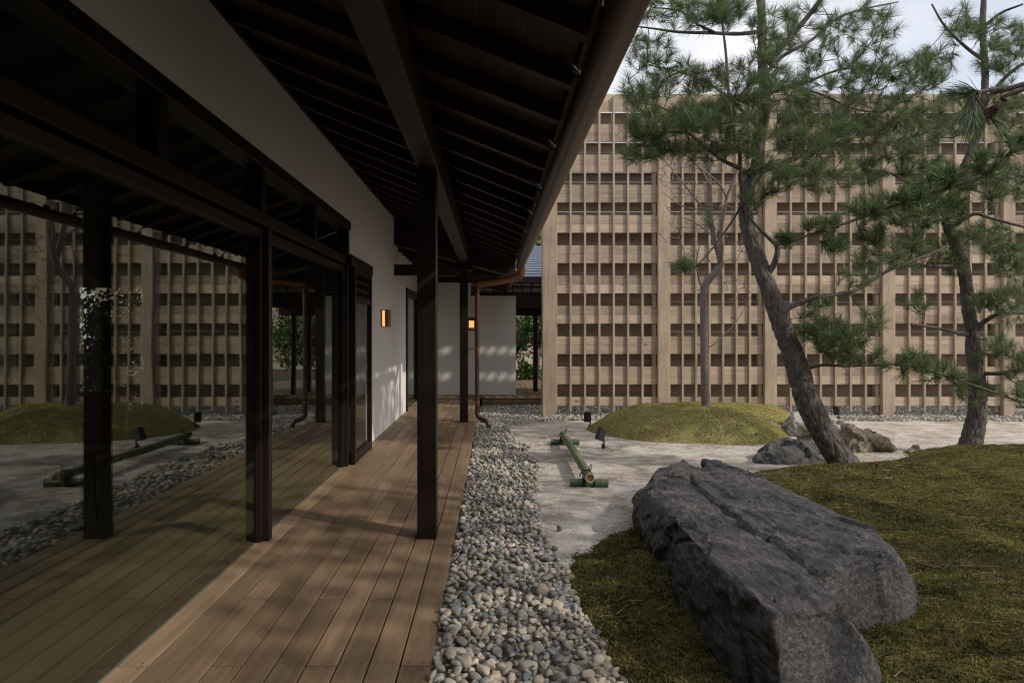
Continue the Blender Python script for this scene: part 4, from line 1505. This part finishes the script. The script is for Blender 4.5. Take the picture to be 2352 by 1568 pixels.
D1 = 6.6
trunk1 = [(1950, 1085, D1, .16), (1938, 1062, D1, .135), (1915, 1030, D1, .122), (1890, 990, D1, .118), (1857, 926, D1, .114), (1833, 852, D1, .110), (1806, 771, D1, .098), (1782, 706, D1, .090),
          (1756, 636, D1, .080), (1735, 579, D1 + .05, .074), (1722, 542, D1 + .05, .070), (1713, 490, D1 + .1, .066), (1720, 432, D1 + .1, .064), (1739, 374, D1 + .15, .058),
          (1747, 312, D1 + .2, .054), (1758, 240, D1 + .2, .052), (1752, 144, D1 + .3, .050), (1749, 48, D1 + .3, .046), (1744, -60, D1 + .3, .040), (1735, -200, D1 + .3, .028), (1730, -330, D1 + .3, .015)]
d = D1
limbs1 = [
    [(1706, 485, d + .05, .022), (1702, 410, d - .1, .019), (1698, 345, d - .2, .017), (1686, 307, d - .25, .016), (1676, 240, d - .3, .014), (1667, 120, d - .35, .012), (1657, 40, d - .4, .008)],
    [(1750, 72, d + .3, .022), (1700, 78, d + .25, .019), (1630, 76, d + .1, .016), (1560, 74, d, .013), (1500, 66, d, .009), (1455, 60, d, .006)],
    [(1640, 74, d + .1, .014), (1600, 55, d, .011), (1560, 25, d - .1, .008), (1500, 18, d - .2, .005)],
    [(1765, 150, d + .3, .034), (1790, 115, d + .25, .030), (1852, 43, d + .2, .026), (1885, 0, d + .1, .022), (1930, -60, d, .016), (1990, -130, d, .01)],
    [(1758, 170, d + .3, .022), (1800, 128, d + .4, .019), (1866, 91, d + .5, .016), (1914, 48, d + .6, .013), (1972, 24, d + .6, .010), (2063, 5, d + .7, .007)],
    [(1730, 402, d + .1, .042), (1752, 390, d + .1, .034), (1790, 379, d + .15, .030), (1842, 355, d + .2, .027), (1919, 317, d + .3, .024), (1991, 278, d + .3, .020), (2039, 250, d + .3, .016), (2087, 226, d + .3, .011), (2140, 190, d + .3, .007)],
    [(1727, 402, d + .1, .030), (1695, 385, d - .05, .022), (1655, 365, d - .1, .018), (1607, 326, d - .2, .014), (1569, 298, d - .25, .011), (1510, 270, d - .3, .007)],
    [(1690, 262, d - .25, .012), (1620, 268, d - .2, .010), (1560, 262, d - .2, .008), (1500, 240, d - .2, .006)],
    [(1756, 636, d, .036), (1775, 612, d - .05, .030), (1784, 590, d - .1, .027), (1785, 565, d - .1, .022), (1768, 548, d - .1, .019), (1735, 515, d - .15, .014), (1716, 490, d - .2, .009)],
    [(1795, 712, d, .040), (1830, 698, d + .05, .026), (1871, 684, d + .1, .023), (1943, 672, d + .2, .020), (1972, 663, d + .25, .019), (2039, 622, d + .4, .016), (2111, 593, d + .5, .013), (2169, 569, d + .6, .009)],
    [(1845, 850, d, .022), (1870, 842, d - .05, .015), (1895, 838, d - .1, .013), (1943, 840, d - .2, .011), (2015, 838, d - .25, .010), (2087, 838, d - .25, .010), (2183, 867, d - .3, .010), (2255, 891, d - .3, .010), (2351, 924, d - .3, .011)],
    [(1703, 470, d, .012), (1684, 504, d - .1, .010), (1640, 566, d - .2, .008), (1600, 612, d - .25, .005)],
    [(1755, 225, d + .2, .024), (1790, 205, d + .35, .019), (1850, 190, d + .5, .016), (1930, 160, d + .6, .012), (2010, 150, d + .6, .008)],
    [(1745, 300, d + .2, .022), (1700, 250, d + .3, .016), (1640, 200, d + .4, .012), (1560, 165, d + .4, .009), (1490, 150, d + .3, .006)],
    [(1810, 200, d + .4, .014), (1880, 215, d + .4, .011), (1960, 250, d + .5, .009), (2030, 260, d + .5, .006)],
]
tg1 = [
    (1500, 20, 60, 45, d - .1, .4, 12), (1600, 30, 90, 45, d, .5, 18), (1670, 25, 50, 40, d - .35, .25, 12), (1490, 130, 60, 60, d, .4, 11), (1480, 215, 65, 40, d - .15, .4, 14),
    (1575, 175, 85, 45, d + .2, .5, 17), (1660, 190, 75, 55, d, .5, 15), (1510, 285, 80, 45, d - .25, .35, 24), (1600, 275, 80, 45, d - .2, .4, 24), (1475, 345, 45, 40, d - .3, .2, 9),
    (1560, 340, 60, 22, d - .2, .3, 10), (1690, 275, 65, 60, d - .1, .5, 20), (1640, 350, 60, 30, d - .15, .3, 8), (1780, 60, 60, 60, d + .2, .5, 14), (1790, 230, 70, 70, d + .2, .5, 22),
    (1870, 80, 80, 80, d + .5, .5, 18), (1900, 210, 90, 60, d + .5, .5, 24), (1850, 320, 90, 45, d + .1, .5, 26), (1950, 300, 90, 50, d + .3, .5, 26), (1990, 60, 80, 60, d + .6, .5, 16),
    (2000, 170, 90, 60, d + .6, .5, 24), (2050, 270, 90, 60, d + .4, .5, 28), (2120, 180, 70, 60, d + .4, .5, 16), (1800, 410, 70, 40, d - .1, .4, 14), (1900, 400, 80, 45, d + .1, .5, 16),
    (1745, 350, 40, 50, d - .25, .2, 7), (1755, 130, 40, 60, d - .2, .25, 7), (1740, 200, 45, 45, d - .25, .2, 7), (1735, 460, 40, 30, d - .2, .2, 4), (1570, 612, 26, 12, d - .25, .08, 4), (1640, 500, 25, 20, d - .2, .1, 1), (1920, 775, 75, 40, d - .2, .3, 20), (1960, 815, 70, 25, d - .2, .25, 8),
    (1865, 745, 35, 35, d - .2, .2, 7), (1880, 700, 30, 20, d, .2, 3), (2000, 740, 30, 30, d - .1, .2, 4), (2120, 840, 55, 40, d - .3, .25, 11), (2050, 850, 30, 20, d - .3, .2, 2),
    (1950, 640, 60, 25, d + .2, .2, 4), (2060, 600, 40, 25, d + .4, .2, 4), (1800, 560, 20, 15, d - .1, .1, 2), (2330, 905, 25, 25, d - .3, .1, 2), (2200, 870, 30, 25, d - .3, .2, 4)]
b1 = at(1940, 1066, D1)
pine1 = pine((b1.x, b1.y, b1.z - 0.02), trunk1, limbs1, ell(tg1, 3, 2.6), 'leaning pine with dark furrowed trunk rising out of the moss beside the boulder', 0.15, 0.0026, 70, 1, up=0.4, droop=0.35)

D2 = 7.7
e = D2
trunk2 = [(2226, 1050, e, 0.146), (2229, 1028, e, 0.125), (2238, 985, e, 0.107), (2245, 940, e, 0.096), (2245, 877, e, 0.086), (2235, 804, e, 0.076), (2233, 756, e, 0.072), (2224, 708, e, 0.071), (2217, 636, e, 0.067),
          (2202, 579, e, 0.065), (2190, 545, e, 0.064), (2178, 510, e, 0.060), (2190, 440, e + .1, 0.053), (2225, 360, e + .2, 0.048), (2255, 270, e + .2, 0.045), (2263, 170, e + .3, 0.040), (2257, 70, e + .3, 0.034), (2262, -50, e + .3, 0.026), (2265, -200, e + .3, 0.013)]
limbs2 = [
    [(2225, 768, e, .030), (2200, 764, e - .1, .022), (2160, 755, e - .2, .018), (2120, 748, e - .3, .014), (2092, 744, e - .35, .010)],
    [(2236, 762, e, .034), (2262, 738, e - .1, .026), (2298, 720, e - .15, .022), (2352, 718, e - .2, .018), (2420, 700, e - .2, .012)],
    [(2250, 856, e, .030), (2275, 858, e - .1, .022), (2310, 856, e - .2, .019), (2360, 846, e - .2, .014), (2420, 840, e - .2, .01)],
    [(2195, 610, e, .026), (2160, 612, e - .1, .020), (2120, 611, e - .15, .017), (2073, 610, e - .2, .013), (2020, 596, e - .2, .009)],
    [(2182, 525, e, .030), (2236, 492, e - .1, .020), (2279, 502, e - .15, .017), (2352, 521, e - .2, .014), (2430, 540, e - .2, .01)],
    [(2180, 510, e, .036), (2150, 470, e - .1, .024), (2100, 430, e - .2, .019), (2050, 400, e - .2, .014), (2000, 390, e - .2, .009)],
    [(2260, 240, e + .2, .032), (2290, 200, e, .024), (2330, 160, e - .1, .019), (2400, 120, e - .2, .013)],
    [(2262, 140, e + .2, .024), (2220, 110, e + .1, .017), (2170, 60, e, .013), (2140, 10, e, .009)],
    [(2245, 300, e + .2, .026), (2200, 280, e + .1, .019), (2140, 300, e, .015), (2080, 320, e, .010)],
    [(2215, 380, e + .1, .026), (2270, 380, e + .1, .019), (2330, 400, e, .015), (2400, 410, e, .010)],
    [(2262, 60, e + .2, .020), (2300, 30, e + .1, .015), (2350, 10, e, .010)],
]
tg2 = [(2090, 340, 80, 60, e, .6, 22), (2150, 420, 90, 60, e - .1, .6, 30), (2200, 270, 70, 60, e + .1, .6, 24), (2300, 110, 70, 70, e, .6, 26), (2220, 60, 60, 50, e + .1, .5, 14),
       (2320, 250, 60, 70, e, .6, 22), (2090, 490, 90, 40, e - .2, .5, 20), (2300, 420, 70, 60, e, .6, 24), (2260, 545, 90, 40, e - .1, .5, 18), (2090, 570, 70, 35, e - .2, .4, 14),
       (2330, 600, 50, 60, e - .1, .5, 16), (2010, 590, 50, 30, e - .2, .3, 8), (2110, 690, 50, 30, e - .2, .3, 4), (2320, 700, 50, 40, e - .2, .4, 14), (2290, 800, 50, 40, e - .2, .3, 8),
       (2350, 850, 40, 50, e - .2, .3, 10), (2185, 480, 50, 35, e - .1, .3, 12), (2240, 900, 45, 30, e - .2, .2, 6), (2170, 600, 50, 40, e - .1, .4, 8), (2000, 390, 40, 35, e - .2, .4, 10),
       (2010, 480, 60, 40, e - .2, .4, 10), (2250, 690, 30, 30, e - .2, .2, 4), (2150, 150, 50, 50, e, .5, 10)]
b2 = at(2228, 1030, D2)
pine2 = pine((b2.x, b2.y, b2.z - 0.02), trunk2, limbs2, ell(tg2, 5, 2.5), 'upright pine with forked grey trunk standing on the far edge of the moss', 0.155, 0.0028, 66, 2, up=0.4, droop=0.35)

# the pine whose trunk stands outside the picture and whose boughs reach in and shade the boulder
T3 = np.array(catmull([np.array(q) for q in [(5.0, 2.5, -.1, .14), (5.0, 2.5, .3, .12), (5.1, 2.45, 1.2, .11), (5.2, 2.4, 2.2, .10), (5.2, 2.4, 3.2, .085), (5.1, 2.3, 4.2, .065), (5.0, 2.2, 5.0, .04), (5.0, 2.2, 5.6, .02)]], 8))
def wl(lst): return np.array(catmull([np.array(q, float) for q in lst], 5))
pG = [at(2352, 336, 5.9), at(2303, 379, 5.9), at(2231, 413, 5.85), at(2135, 446, 5.8), at(2049, 473, 5.8), at(1967, 504, 5.8), at(1876, 533, 5.8), at(1799, 562, 5.85)]
G_ = [(5.2, 2.4, 3.0, .04), (5.2, 3.8, 3.05, .034), (5.1, 5.1, 2.95, .029)] + [(*q, r_) for q, r_ in zip(pG, (.023, .021, .019, .017, .015, .013, .010, .006))]
pH = [at(2352, 194, 3.6), at(2303, 202, 3.5), at(2262, 209, 3.45), at(2236, 216, 3.4)]
H_ = [(5.2, 2.4, 3.2, .030), (4.2, 3.2, 2.95, .022)] + [(*q, r_) for q, r_ in zip(pH, (.014, .013, .011, .008))]
pI = [at(2352, 205, 3.3), at(2310, 235, 3.3), at(2285, 262, 3.3)]
I_ = [(3.7, 3.4, 2.8, .016)] + [(*q, r_) for q, r_ in zip(pI, (.011, .009, .006))]
limbs3 = [wl(G_), wl(H_), wl(I_),
          wl([(5.2, 2.4, 3.4, .05), (5.7, 1.9, 3.7, .035), (6.2, 1.4, 3.9, .02)]), wl([(5.15, 2.35, 3.8, .045), (4.6, 1.6, 4.1, .035), (4.1, .9, 4.2, .02)]),
          wl([(5.1, 2.3, 4.2, .04), (5.3, 3.0, 4.5, .03), (5.5, 3.6, 4.6, .015)]), wl([(5.05, 2.2, 4.6, .03), (4.6, 1.8, 4.8, .02), (4.2, 1.4, 4.9, .01)]),
          wl([(5.2, 2.4, 2.7, .045), (4.8, 1.5, 2.9, .03), (4.5, .6, 3.0, .018)]), wl([(5.2, 2.4, 2.6, .04), (5.7, 3.0, 2.8, .03), (6.1, 3.4, 2.9, .015)]),
          wl([(5.2, 2.4, 3.0, .04), (4.3, 2.2, 3.2, .03), (3.6, 2.0, 3.4, .015)])]
tg3 = ell([(2180, 415, 60, 25, 5.85, .2, 9), (2260, 380, 50, 30, 5.85, .25, 8), (2080, 450, 50, 22, 5.8, .2, 7), (1990, 480, 40, 20, 5.8, .2, 5), (1890, 520, 40, 20, 5.8, .15, 5), (1800, 548, 25, 15, 5.8, .1, 3),
           (2120, 500, 60, 30, 5.8, .2, 6), (2330, 330, 40, 30, 5.85, .2, 6), (1930, 560, 40, 20, 5.8, .1, 4), (2000, 540, 40, 20, 5.8, .1, 4)], 8, 2.2)
rr = np.random.default_rng(12)
n3 = len(tg3)
while len(tg3) < n3 + 900:
    q = rr.uniform(-1, 1, 3)
    if q @ q > 1: continue
    p_ = (5.5 + q[0] * 2.0, 1.3 + q[1] * 2.6, 3.75 + q[2] * 1.35)
    if p_[1] < 0.2 or p_[0] / p_[1] > 0.80 or (p_[2] - EYE) / p_[1] > 0.52: tg3.append(p_)
pine3 = pine((5.0, 2.5, -0.05), T3, limbs3, tg3, 'near pine whose boughs reach in at the right edge of the photo', 0.12, 0.0040, 95, 3, up=0.4)
# drooping near shoot with long dark needles
sh_e = [at(2225, 205, 3.4), at(2240, 225, 3.4), at(2215, 262, 3.35), at(2280, 272, 3.3), at(2205, 215, 3.4), at(2235, 275, 3.3)]
sh_d = [Vector((-.9, 0, .15)), Vector((-.35, -.1, -.85)), Vector((-.55, -.1, -.75)), Vector((.55, -.1, -.45)), Vector((-.8, .2, .3)), Vector((-.2, -.2, -.9))]
V, T = needles_at([np.array(a) for a in sh_e], [np.array(a.normalized()) for a in sh_d], 85, 0.15, 0.0026, (0.1, 0.75), 0.05, 0.35)
obj('crown', V, T, NEEDLE, pine3, origin=(5.0, 2.5, -0.05), kind='stuff')
V, Fc = join([tube([np.array(at(2236, 216, 3.4)), np.array(a) - 0.03 * np.array(dd)], [0.007, 0.004], 6) for a, dd in zip(sh_e, sh_d)])
obj('twigs', V, Fc, TWIG, pine3, origin=(5.0, 2.5, -0.05), kind='stuff')
# pine cone


def cone(p, s, root, ax=Vector((0, 0, 1))):
    V, Fc = [], []
    q = ax.to_track_quat('Z', 'Y')
    for ring in range(9):
        t = ring / 8
        rad = s * 0.42 * math.sin(math.pi * (0.15 + 0.8 * t)) + 0.002
        for k in range(8):
            a = k * 0.785 + ring * 0.4
            c = Vector((math.cos(a), math.sin(a), 0))
            z = (t - 0.5) * s
            b = len(V)
            tng = Vector((-c.y, c.x, 0))
            for v_ in (c * rad * 0.4 + Vector((0, 0, z - 0.006)), c * rad + tng * s * 0.13 + Vector((0, 0, z + 0.004)), c * rad * 1.18 + Vector((0, 0, z + 0.009)), c * rad - tng * s * 0.13 + Vector((0, 0, z + 0.004))):
                w_ = q @ v_
                V.append((p[0] + w_.x, p[1] + w_.y, p[2] + w_.z))
            Fc += [[b, b + 1, b + 2, b + 3]]
    return obj('pine_cone', V, Fc, plain('cone_scale', (0.075, 0.04, 0.028), 0.7), root)


cone(at(2276, 258, 3.3), 0.055, pine3, Vector((.5, 0, .8)))
cone(at(2050, 182, D1 + .5), 0.06, pine1)
cone(at(2305, 275, D2), 0.06, pine2)

# bare tree on the mound
DB = 9.58
bt = empty('bare_tree', at(1622, 935, DB), 'leafless slender tree with pale twigs growing on the moss mound', 'bare tree')
tb = limb_pts([(1621, 950, DB, .075), (1622, 935, DB, .064), (1620, 900, DB, .058), (1618, 850, DB, .055), (1617, 760, DB, .053), (1616, 700, DB, .051), (1617, 662, DB, .050), (1630, 640, DB, .052), (1650, 618, DB, .052),
               (1655, 600, DB, .046), (1648, 572, DB, .042), (1641, 547, DB, .040), (1632, 504, DB, .036), (1631, 432, DB, .030), (1629, 398, DB, .024), (1640, 340, DB, .016), (1645, 280, DB, .008)], 8)
V, Fc = tube(tb[:, :3], tb[:, 3], 16, rough=0.1, seed=4)
obj('trunk', V, Fc, BARE, bt, smooth=True, origin=WL[bt])
lb = [limb_pts(l) for l in [
    [(1652, 610, DB, .036), (1657, 570, DB - .1, .032), (1656, 528, DB - .1, .028), (1669, 456, DB - .1, .022), (1691, 398, DB - .15, .016), (1700, 340, DB - .2, .009)],
    [(1617, 668, DB, .018), (1605, 640, DB - .1, .013), (1600, 600, DB - .2, .010), (1608, 560, DB - .2, .006)],
    [(1631, 430, DB, .018), (1610, 390, DB - .1, .014), (1580, 360, DB - .2, .010), (1540, 330, DB - .3, .006)],
    [(1633, 500, DB, .018), (1600, 460, DB + .1, .014), (1560, 410, DB + .2, .010), (1520, 360, DB + .3, .006)],
    [(1632, 470, DB, .014), (1600, 480, DB + .2, .010), (1560, 470, DB + .3, .007), (1520, 440, DB + .3, .004)],
    [(1669, 456, DB - .1, .014), (1650, 420, DB - .3, .010), (1600, 380, DB - .5, .006)],
    [(1641, 547, DB, .012), (1610, 520, DB + .2, .009), (1570, 500, DB + .3, .006)],
    [(1629, 398, DB, .012), (1600, 330, DB, .009), (1560, 260, DB, .005)],
    [(1617, 800, DB, .010), (1640, 790, DB, .008), (1690, 740, DB, .006), (1720, 690, DB, .003)],
]]
for l in lb:
    V, Fc = tube(l[:, :3], l[:, 3], 8)
    obj('limb', V, Fc, BARETWIG, bt, smooth=True, origin=WL[bt])
tgb = ell([(1540, 370, 70, 70, DB, .4, 36), (1600, 450, 90, 60, DB, .5, 36), (1620, 340, 80, 60, DB, .5, 22), (1570, 520, 70, 60, DB, .4, 20), (1700, 430, 60, 60, DB, .4, 14),
           (1600, 600, 60, 40, DB, .3, 12), (1700, 560, 60, 50, DB, .3, 12), (1700, 660, 50, 40, DB, .2, 8), (1470, 330, 70, 60, DB, .3, 14), (1440, 260, 60, 60, DB, .3, 8)], 9, 2.6)
V, Fc, ends, dirs = grow([tb[60:]] + lb, tgb, rad0=0.0075, up=0.2)
obj('twigs', V, Fc, BARETWIG, bt, smooth=True, origin=WL[bt], kind='stuff')

# fallen needles
def litter(n_, xr, yr, G, name, label, cond=None, w_=0.0018, lg=0.075, lift=0.012):
    x = rng.uniform(*xr, n_); y = rng.uniform(*yr, n_)
    if G is not None:
        z, sd_ = gsample(G, x, y)
        ok = sd_ > 0.03
    else:
        z = np.array([gz(a, b) for a, b in zip(x, y)])
        ok = (poly_sd(STRIP, x, y) < 0.02) & (poly_sd(MOUND1, x, y) < 0) & (poly_sd(MOUND2, x, y) < 0)
    cl = np.array([noise2(a, b, 2.0, 3) for a, b in zip(x, y)])
    ok &= cl > rng.uniform(-0.3, 0.35, n_)
    x, y, z = x[ok], y[ok], z[ok]
    m = len(x)
    D = rng.normal(size=(m, 3)); D[:, 2] = np.abs(D[:, 2]) * 0.13
    D /= np.linalg.norm(D, axis=1)[:, None]
    V, T = blades(np.stack([x, y, z + lift], 1), D, rng.uniform(0.5, 1.1, m) * lg, np.full(m, w_), 0.2)
    o = obj(name, V, T, DEAD, origin=(0, 0, 0), kind='stuff')
    o['label'] = label
    return o


litter(14000, (0.4, 6.5), (2.2, 8.0), G2, 'fallen_needles', 'brown pine needles fallen on the olive moss', lift=0.018, w_=0.0024, lg=0.11)
litter(30000, (0.3, 6.0), (3.8, 10.5), None, 'fallen_needles', 'brown pine needles lying on the sand', lift=0.012, lg=0.035)

# ------------------------------------------------------------------ beyond the fence
obj('soil', [(-30, 14.2, gz(0, 14.2) + .012), (40, 12.3, gz(0, 12.3) + .03), (60, 60, -0.1), (-60, 60, -0.1)], [[0, 1, 2, 3]], ASPH, origin=(0, 20, -0.1), kind='structure')
nb = empty('neighbour_building', (1, 27, -0.2), 'beige building glimpsed through the pavilion opening and over its roof', 'building')
box('wall', -6, 7, 27, 33, -0.2, 5.6, CONC, nb, 0)
for fl in range(3):
    for k in range(12):
        x0 = -5.5 + k * 1.05
        wdw = box('window', x0, x0 + 0.6, 26.95, 26.998, 0.75 + fl * 1.6, 1.45 + fl * 1.6, plain('w', (0.03, 0.035, 0.04), 0.2) if (fl == 0 and k == 0) else bpy.data.materials['w'], nb, 0)
bpy.data.materials['w'].name = 'dark_window'


LEAFD = island_ramp_mat('dark_shrub_leaves', [(0, (0.010, 0.020, 0.007)), (0.7, (0.028, 0.05, 0.015)), (1, (0.06, 0.09, 0.03))], 0.55, 'island', 0, 0.2, trans=0.15)


def leafy(name, c, r_, n_, size, label, cat, trunk_h=None, mat_=LEAFM):
    root = empty(name, c, label, cat)
    P = rng.normal(size=(n_, 3))
    P /= np.linalg.norm(P, axis=1)[:, None]
    P *= (rng.uniform(0.3, 1.0, n_) ** 0.5)[:, None]
    cl = np.array([0.75 + 0.5 * mnoise.noise(Vector(p_.tolist()) * 2.2 + Vector(c)) for p_ in P])
    h0 = (trunk_h or 0) + r_[2] * 0.9
    P = P * cl[:, None] * np.array(r_) + np.array([c[0], c[1], c[2] + h0])
    D = rng.normal(size=(n_, 3)); D /= np.linalg.norm(D, axis=1)[:, None]
    V, T = blades(P, D, rng.uniform(0.7, 1.3, n_) * size, np.full(n_, size * 0.5), 0.3)
    obj('foliage', V, T, mat_, root, origin=c, kind='stuff')
    st2 = []
    for k in range(4):
        a = rng.uniform(0, 6.28)
        q = catmull([(c[0], c[1], c[2] - 0.1), (c[0] + 0.15 * r_[0] * math.cos(a), c[1] + 0.1 * r_[1] * math.sin(a), c[2] + h0 * 0.5), (c[0] + 0.5 * r_[0] * math.cos(a), c[1] + 0.5 * r_[1] * math.sin(a), c[2] + h0 * 1.1)], 4)
        st2.append(tube(q, np.linspace(0.03, 0.01, len(q)), 6))
    V, Fc = join(st2)
    obj('stem', V, Fc, BARETWIG, root, smooth=True, origin=c)
    return root


leafy('garden_tree', (1.35, 20.0, -0.2), (0.75, 0.8, 0.95), 2600, 0.09, 'small leafy tree behind the pavilion opening', 'tree', 1.0)
leafy('evergreen', (2.6, 20.5, -0.2), (1.6, 1.0, 1.2), 5200, 0.10, 'broad evergreen behind the pavilion posts', 'tree', 0.3)
leafy('evergreen', (0.2, 21.0, -0.2), (1.5, 1.0, 1.3), 4200, 0.10, 'evergreen standing behind the white pavilion wall', 'tree', 0.3)
leafy('shrub', (0.95, 18.9, -0.2), (0.45, 0.4, 0.42), 1500, 0.08, 'low dark shrub at the back of the pavilion deck', 'shrub')
leafy('shrub', (1.75, 19.2, -0.2), (0.4, 0.4, 0.5), 1200, 0.08, 'taller shrub right of the low one behind the pavilion', 'shrub')
leafy('garden_tree', (1.6, 23.5, -0.2), (1.1, 1.0, 1.6), 2600, 0.12, 'dark evergreen showing above the pavilion roof beside the gutter end', 'tree', 2.6)
leafy('shrub', (-4.7, 9.2, -0.1), (1.1, 0.7, 1.25), 6500, 0.07, 'bushy evergreen seen through the far window of the room', 'shrub', mat_=LEAFD)
leafy('shrub', (-6.0, 9.9, -0.1), (1.1, 0.7, 1.3), 4000, 0.07, 'second evergreen beyond the room, nearer the paper screen', 'shrub', mat_=LEAFD)

# chair inside the room, seen faintly through the glass
ch = empty('chair', (-2.95, 4.95, -0.012), 'dark red backed chair inside the room behind the glass', 'chair')
cx_, cy_ = -2.95, 4.95
box('seat', cx_ - .22, cx_ + .22, cy_ - .22, cy_ + .22, .40, .45, LEATHER, ch, .01)
box('backrest', cx_ - .20, cx_ + .20, cy_ + .19, cy_ + .225, .50, .85, LEATHER, ch, .01)
for sx in (-1, 1):
    for sy in (-1, 1):
        V, Fc = tube([(cx_ + sx * .17, cy_ + sy * .17, .40), (cx_ + sx * .22, cy_ + sy * .22, -.012)], [.016, .012], 8)
        obj('leg', V, Fc, BLACK, ch, smooth=True)
    V, Fc = tube([(cx_ + sx * .17, cy_ + .20, .42), (cx_ + sx * .18, cy_ + .215, .80)], [.014, .012], 8)
    obj('back_frame', V, Fc, BLACK, ch, smooth=True)
